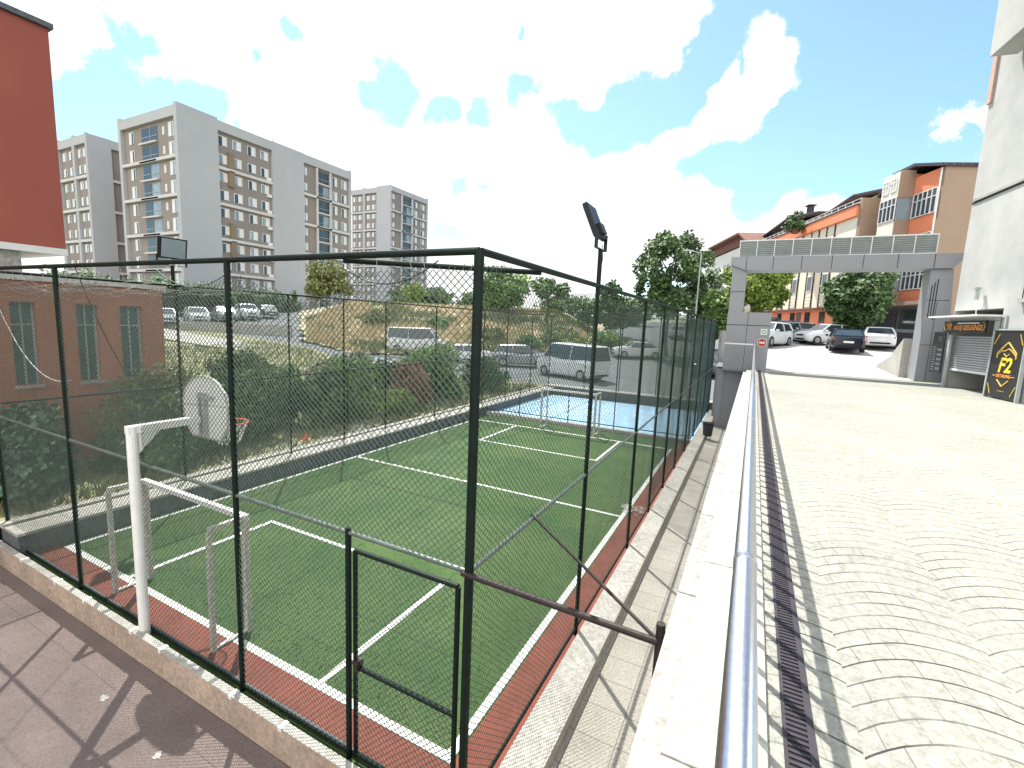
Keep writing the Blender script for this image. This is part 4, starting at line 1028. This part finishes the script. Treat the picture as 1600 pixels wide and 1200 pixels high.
tA = block('apartment_block', 'tallest looking grey apartment block nearest in the middle left', (-80.4, 42.7), 17.4, 34.5, 30.3, -2.5,
      [(0, 6.15, 'blank'), (6.15, 15.8, 'win'), (15.8, 22.5, 'blank'), (22.5, 34.0, 'bal'), (34.0, 34.5, 'blank')], [(0, .8, 'blank'), (.8, 16.6, 'balr'), (16.6, 17.4, 'blank')], 1)
MB().tube((-2, 17.5, 32.8), (-2, 17.5, 34.6), .05, 4).build('antenna', M_black, tA)
block('apartment_block', 'grey apartment block at the left half hidden behind the tallest one', (-110.4, 43.3), 12.5, 22, 30.4, -2.5,
      [(0, 3.0, 'blank'), (3.0, 3.7, 'blank'), (3.7, 12, 'win2'), (12, 22, 'win')], [(0, .7, 'blank'), (.7, 5, 'win2'), (5, 5.8, 'blank'), (5.8, 11.5, 'win2'), (11.5, 12.5, 'blank')], 2)
block('apartment_block', 'smallest looking grey apartment block farthest to the right', (-104.4, 116.9), 17.5, 18, 40.3, 0,
      [(0, 17.4, 'bal'), (17.4, 18, 'blank')], [(0, 6.5, 'blank'), (6.5, 11.5, 'win2'), (11.5, 12.3, 'blank'), (12.3, 17.5, 'win2')], 3)

# the red and orange building on the left
g = thing('red_building', 'red upper storey on a pale slab above the orange lower wing at left', 'building', (-13.5, 0, -4.0), 0)
b = MB(); b.prism([(4.80, 5.16), (4.80, 9.55), (-6, 9.55), (-6, 5.16)], -7, 0, axis='X'); b.build('upper_storey', M_redwall, g)
b = MB(); b.box(-7.1, .08, -6, 4.86, 9.56, 9.66); b.build('roof_edge', M_darkwall, g)
b = MB(); b.box(-7.0, .02, -6, 4.82, 5.02, 5.155); b.build('slab', M_whiter, g)
b = MB(); b.box(-6.5, -.15, -6, 4.12, 4.55, 5.015); b.build('storey_wall', M_conc, g)
b = MB(); b.box(-7, 0, -6, 3.83, 0, 4.42); b.box(-7, 0, 4.22, 4.88, 0, 4.42); b.box(-7, 0, 5.28, 5.70, 0, 4.42); b.box(-7, 0, 6.16, 6.62, 0, 4.42)
for y0, y1 in ((3.83, 4.22), (4.88, 5.28), (5.70, 6.16)):
    b.box(-7, 0, y0, y1, 0, 2.25); b.box(-7, 0, y0, y1, 3.98, 4.42)
b.build('lower_wall', M_brick, g)
b = MB(); b.box(-7.05, .08, -6, 6.70, 4.425, 4.55); b.build('flat_roof', M_pale, g)
for y0, y1 in ((3.83, 4.22), (4.88, 5.28), (5.70, 6.16)):
    q = MB(); q.box(-.20, -.18, y0, y1, 2.25, 3.98); wq = q.build('window', M_teal, g)
    q = MB(); q.box(-.18, -.14, y0, y0+.03, 2.25, 3.98); q.box(-.18, -.14, y1-.03, y1, 2.25, 3.98); q.box(-.18, -.14, (y0+y1)/2-.015, (y0+y1)/2+.015, 2.25, 3.98); q.box(-.18, -.142, y0+.03, y1-.03, 3.5, 3.53); q.build('frame', M_lou, wq)
    q = MB(); q.box(-.10, .06, y0-.03, y1+.03, 2.18, 2.245); q.build('sill', M_pale, wq)

# ------------------------------------------------------------------ the orange house
A2 = math.atan2(.95, -.37)
# local x runs away from the camera along the street, local +y is the street side (west)
def row(name, label, o, L): return thing(name, label, 'building', (o[0], o[1], -.6), A2)
g = row('orange_house', 'orange and brown house with white glazed bays right of the long terrace', (9.7, 40.6), 6)
F_ = lambda z: z+.6
D_ = 11
def boxs(n, m, *bs, p=None):
    for q in bs: o = MB().box(*q).build(n, m, p or g)
    return o
boxs('end_wall', M_brown, (-.25, 0, -D_, .0, -1, F_(11.0)))
boxs('wall', M_orange, (0, 2.35, -D_, -.0, F_(2.55), F_(11.05)), (2.35, 4.2, -D_, -.02, F_(2.55), F_(11.3)), (4.2, 6.1, -D_, -.0, F_(2.55), F_(10.1)))
boxs('bay', M_creamw, (2.4, 4.15, .003, 1.0, F_(7.0), F_(8.2)), (2.4, 4.15, .003, 1.0, F_(9.75), F_(11.5)), (2.4, 4.15, .003, 1.0, F_(4.9), F_(5.3)))
boxs('bay_side', M_brown, (2.36, 2.398, .003, 1.0, F_(9.75), F_(11.55)), (2.36, 2.398, .003, 1.0, F_(7.0), F_(8.2)), (2.2, 2.4, .003, .9, F_(2.4), F_(3.3)))
boxs('bay_core', M_glass2, (2.42, 4.13, .003, .95, F_(8.2), F_(9.75)), (2.42, 4.13, .003, .95, F_(5.3), F_(7.0)), (2.42, 4.13, .003, .95, F_(3.3), F_(4.9)))
def glz(z0, z1, x0, x1, y, n, nm='glazed_front'):
    b = MB(); e = .05
    for i in range(n+1): xx = x0+(x1-x0-e)*i/n; b.box(xx, xx+e, y, y+.05, z0, z1)
    for z in (z0, z1-e, z0+(z1-z0)*.66): b.box(x0, x1, y-.001, y+.051, z, z+e)
    o = b.build(nm, M_frame, g); q = MB(); q.box(x0+.02, x1-.02, y-.03, y-.002, z0+.01, z1-.01); q.build('pane', M_glass, o); return o
for z0, z1 in ((8.25, 9.85), (5.55, 7.05), (3.35, 4.75)):
    glz(F_(z0), F_(z1), .05, 2.2, .06, 5); glz(F_(z0-.02), F_(z1-.05), 2.42, 4.13, 1.001, 4)
glz(F_(10.2), F_(11.1), 2.6, 3.2, 1.001, 2, 'attic_window'); glz(F_(10.2), F_(11.1), 3.4, 4.0, 1.001, 2, 'attic_window'); glz(F_(8.2), F_(9.25), 4.4, 5.7, .06, 3)
glz(F_(3.35), F_(4.6), 4.4, 5.7, .06, 3)
boxs('shop_front', M_darkwall, (0, 6.1, -D_, -.6, -.8, F_(2.3)))
boxs('shop_canopy', M_brown, (-.1, 6.1, -.6, .4, F_(2.3), F_(2.54)))
boxs('shop_window', M_glass, (.2, 2.8, -.595, -.56, F_(-.1), F_(2.0)), (3.1, 5.8, -.595, -.56, F_(-.1), F_(2.0)))
b = MB(); b.prism([(-.4, F_(10.98)), (2.2, F_(11.75)), (4.2, F_(11.72)), (6.3, F_(10.15)), (6.3, F_(10.3)), (4.3, F_(11.9)), (2.2, F_(11.95)), (-.4, F_(11.18))], -D_, .35); b.build('roof', M_roof, g)
b = MB()
for y in rng(-D_, .2, 22): b.tube((-.42, y, F_(11.08)), (-.30, y, F_(11.12)), .07, 6)
b.build('eave_tiles', M_tile, g)
b = MB(); b.tube((-.1, .12, F_(10.95)), (-.1, .12, 0), .05, 8); b.build('downpipe', M_frame, g)

# the long cream and orange terrace
g = row('terrace_house', 'long cream terrace with orange parapet band and striped dark piers', (8.3, 40.2), 40)
LT = 34
boxs('end_wall', M_brown, (5.3, 5.68, -9, .05, -1, F_(10.5)))
boxs('wall', M_cream, (5.7, LT, -9, -.0, F_(2.25), F_(9.25)))
boxs('ground_floor', M_orange, (5.7, LT, -9, -.15, F_(.9), F_(2.2)))
boxs('plinth', M_brown, (5.7, LT, -9, -.05, -2, F_(.89)))
boxs('parapet', M_orange, (5.69, LT, -.3, .25, F_(9.26), F_(10.05)))
boxs('parapet_cap', M_roof, (5.6, LT, -.34, .30, F_(10.055), F_(10.12)))
boxs('string_course', M_tile, (5.69, LT, -.1, .22, F_(2.203), F_(2.36)))
boxs('balcony_recess', M_creamw, (5.75, 8.1, -.001, .02, F_(6.6), F_(9.2)), (5.75, 8.1, -.001, .02, F_(3.1), F_(5.6)))
b = MB()
for zz in (6.9, 7.15, 7.4, 7.65): b.box(5.75, 8.1, .45, .48, F_(zz), F_(zz)+.05)
for x in rng(5.78, 8.06, 4): b.box(x, x+.05, .44, .49, F_(6.7), F_(7.7))
b.box(5.75, 8.1, 0.021, .5, F_(6.5), F_(6.68)); b.build('balcony_rail', M_creamw, g)
for i, x in enumerate((8.9, 11.4, 14.2, 17.0, 20.0, 23.2, 26.6, 30.2)):
    boxs('dark_pier', M_black, (x-.28, x-.16, .0, .07, F_(2.4), F_(9.2)), (x+.96, x+1.08, .0, .07, F_(2.4), F_(9.2)))
    q = MB()
    for z in rng(2.5, 9.1, 22): q.box(x-.15, x+.95, .0, .03, F_(z), F_(z)+.2)
    q.build('striped_panel', M_creamw, g)
    for z in (3.9, 6.6): 
        q = MB(); q.box(x+.0, x+.8, .031, .07, F_(z), F_(z)+1.35, M_frame); q.box(x+.07, x+.37, .071, .08, F_(z)+.07, F_(z)+1.28, M_glass); q.box(x+.43, x+.73, .071, .08, F_(z)+.07, F_(z)+1.28, M_glass); q.build('window', None, g)
    q = MB(); q.box(x, x+.9, -.148, -.12, F_(1.05), F_(2.0), M_glass)
    for k_ in rng(x+.03, x+.85, 4): q.box(k_, k_+.03, -.119, -.10, F_(1.05), F_(2.0), M_rust)
    q.build('barred_window', None, g)
boxs('door', M_tile, (13.0, 13.9, -.148, -.11, F_(-.4), F_(2.0)))
b = MB()
for z in (10.35, 10.6): b.box(5.8, 30, -.15, -.12, F_(z), F_(z)+.04)
for x in rng(5.9, 29.9, 24): b.box(x, x+.04, -.155, -.115, F_(10.12), F_(10.62))
b.build('terrace_rail', M_frame, g)
boxs('attic', M_whiter, (5.8, 12, -8.5, -2.2, F_(10.0), F_(11.3)), (14.5, 26, -8.5, -2.2, F_(10.0), F_(11.5)))
boxs('attic_window', M_glass, (15.5, 17, -2.19, -2.15, F_(10.3), F_(11.2)), (18.5, 20, -2.19, -2.15, F_(10.3), F_(11.2)), (21.5, 23, -2.19, -2.15, F_(10.3), F_(11.2)))
b = MB(); b.prism([(5.0, F_(11.0)), (9, F_(11.6)), (12.6, F_(11.1)), (12.6, F_(11.2)), (9, F_(11.72)), (5.0, F_(11.15))], -8.8, -1.2); b.prism([(14.0, F_(11.4)), (20, F_(12.2)), (27, F_(11.3)), (27, F_(11.42)), (20, F_(12.34)), (14, F_(11.53))], -8.8, -1.0); b.build('roof', M_roof, g)
for x, z in ((19.0, 12.5), (25.5, 11.6)): boxs('chimney', M_roof, (x, x+.5, -3.0, -2.5, F_(z-.3), F_(z+.75)), (x-.15, x+.65, -3.15, -2.35, F_(z+.751), F_(z+.85)))
t = thing('roof_shrub', 'dark potted shrub on the roof terrace of the cream terrace', 'bush', (2.4, 52.5, 9.55)); c = MB(); leaf_blob(c, (0, 0, .8), (1.2, 1.2, 1.0), 1400, .22, random.Random(4), 10); c.build('leaves', M_leafd, t)
b = MB(); b.tube((0, 0, -.2), (0, 0, .3), .3, 10, r_b=.35); b.build('pot', M_tile, t)

# pale house farther along the street
g = row('white_house', 'distant white flat with red brown roof left of the gateway', (-1.6, 64), 20)
boxs('wall', M_whiter, (0, 16, -8, 0, -2, F_(10.5)))
boxs('balcony', M_whiter, (2, 5, .003, 1.2, F_(3.2), F_(4.3)), (2, 5, .003, 1.2, F_(6.2), F_(7.3)), (9, 12.5, .003, 1.2, F_(3.2), F_(4.3)), (9, 12.5, .003, 1.2, F_(6.2), F_(7.3)))
boxs('balcony_slab', M_roof, (1.9, 5.1, .003, 1.3, F_(3.0), F_(3.19)), (1.9, 5.1, .003, 1.3, F_(6.0), F_(6.19)), (8.9, 12.6, .003, 1.3, F_(3.0), F_(3.19)), (8.9, 12.6, .003, 1.3, F_(6.0), F_(6.19)))
for x in (.6, 3.0, 6.2, 7.6, 10, 13.2):
    for z in (1.2, 4.3, 7.4): 
        q = MB(); q.box(x, x+1.2, .001, .04, F_(z), F_(z)+1.6, M_frame); q.box(x+.1, x+.55, .041, .05, F_(z)+.1, F_(z)+1.5, M_glass); q.box(x+.65, x+1.1, .041, .05, F_(z)+.1, F_(z)+1.5, M_glass); q.build('window', None, g)
b = MB(); b.prism([(-.8, F_(10.5)), (2, F_(11.9)), (14, F_(11.9)), (16.8, F_(10.5)), (16.8, F_(10.7)), (14, F_(12.1)), (2, F_(12.1)), (-.8, F_(10.7))], -8.6, .8); b.build('roof', M_tile, g)
boxs('gable', M_tile, (1.8, 14.2, -7.5, .05, F_(10.7), F_(11.88)))

# garden walls under the round tree
b = MB(); b.box(6.6, 9.6, 39.0, 39.3, -1, .45); tag(b.build('boundary_wall', M_cream), 'low ochre wall behind the white sedan under the round tree', 'wall')
t = thing('container', 'dark green waste container beside the ochre wall', 'container', (8.5, 37.9, street(37.9)))
b = MB(); b.prism([(-.75, .15), (.75, .15), (.85, 1.05), (-.85, 1.05)], -.5, .5); b.build('body', M_black, t); b = MB(); b.prism([(-.88, 1.055), (.88, 1.055), (.75, 1.25), (-.75, 1.25)], -.52, .52); b.build('lid', M_darkwall, t)

# ------------------------------------------------------------------ trees
tree('street_tree', (6.0, 38.9, street(38.9)-.1), 5.9, 2.05, 4.7, 17000, .26, M_leafd, 'round dark green tree standing in the opening of the gateway', seed=41, lumps=40, lk=(.2, .34))
tree('street_tree', (-.3, 40.5, street(40)-.1), 6.6, 2.55, 4.4, 16000, .28, M_leafy, 'yellow green tree behind the left gateway pillar', seed=42, lumps=34)
tree('tall_tree', (-7.6, 48.0, -2.8), 12.4, 3.9, 9.2, 7600, .40, M_leafd, 'tall loose tree against the sky right of the floodlight', seed=43, lumps=30, trunk_r=.2, lk=(.12, .24))
tree('tree', (-4.6, 50.5, -2.4), 8.2, 2.6, 7.0, 6500, .36, M_leafd, 'dark tree at the lamp post beside the tall loose tree', seed=44, lumps=20)
tree('tree', (-2.6, 46.0, -1.5), 5.6, 1.9, 4.4, 4500, .3, M_leafm, 'lighter small tree just left of the gateway pillar', seed=45)
tree('tree', (-28.9, 53.0, low(-28.9, 53)), 6.0, 4.2, 5.6, 7500, .36, M_leafm, 'broad green tree on the dry hill right of the corner post', seed=46, lumps=26)
tree('tree', (-21.5, 50.5, low(-21.5, 50.5)), 5.9, 2.3, 3.4, 2200, .36, M_leafd, 'thin tree with an open crown between broad tree and floodlight', seed=47, lumps=12)
tree('tree', (-14.5, 52.5, low(-14.5, 52.5)), 7.0, 2.4, 3.6, 1500, .4, M_leafd, 'sparse tree tips showing right of the floodlight pole', seed=48, lumps=9)
tree('tree', (-16, 58, low(-16, 58)), 5.2, 4.5, 4.6, 6000, .36, M_leafd, 'dense low tree behind the white sedan', seed=49, lumps=22)
tree('tree', (-50.5, 44.2, low(-50.5, 44.2)), 6.6, 3.6, 5.0, 6500, .40, M_leafo, 'olive green tree in front of the nearest tower', seed=50, lumps=24)
tree('tree', (-46.5, 57, low(-46.5, 57)), 3.6, 1.7, 3.2, 2400, .36, M_leafy, 'small light green tree before the farthest tower', seed=51)
for i, (x, y, h_, w_, lab) in enumerate([(-62, 78, 5, 8, 'dark tree clump left of the far skyline'), (-48, 84, 4.2, 8, 'dark tree clump under the gap of open sky'), (-34, 90, 5, 8, 'dark tree clump behind the broad tree'), (-22, 88, 6, 8, 'dark tree clump behind the thin open tree')]):
    tree('tree', (x, y, low(x, y)-.5), h_, w_, h_*.95, 4200, .6, M_leafd, lab, seed=60+i, lumps=24, group='tree clumps along the horizon')
# hedge between the lot and the towers
t = thing('hedge', 'long dark hedge between the car park and the tall grey towers', 'hedge', (-63, 40, low(-63, 40)), math.atan2(.62, -.26)+R(0))
c = MB(); rr = random.Random(8)
for x in rng(-24, 14, 19): leaf_blob(c, (x, 0, 1.9), (1.6, 1.2, 2.1), 750, .4, rr, 8)
c.build('leaves', M_leafd, t); b = MB(); b.box(-24, 14, -.4, .4, -.5, 2.6); b.build('stems', M_bark, t)

# lamp post
t = thing('lamp_post', 'tall pale street lamp post beside the dark tree', 'lamp post', (-4.45, 41.2, -3.0))
MB().tube((0, 0, 0), (0, 0, 9.1), .075, 10, r_b=.045).build('pole', M_lou, t); b = MB(); b.tube((0, 0, 9.1), (-.9, 0, 9.35), .035, 6); b.box(-1.4, -.85, -.1, .1, 9.3, 9.4); b.build('lamp_head', M_lou, t)
# retaining wall between the lower and the upper street
b = MB(); b.box(-1.38, -1.28, 22.5, 60, -4, 0); 
o = b.build('street_retaining_wall', M_conc); tag(o, 'long concrete retaining wall between the lower and the upper street', 'wall')
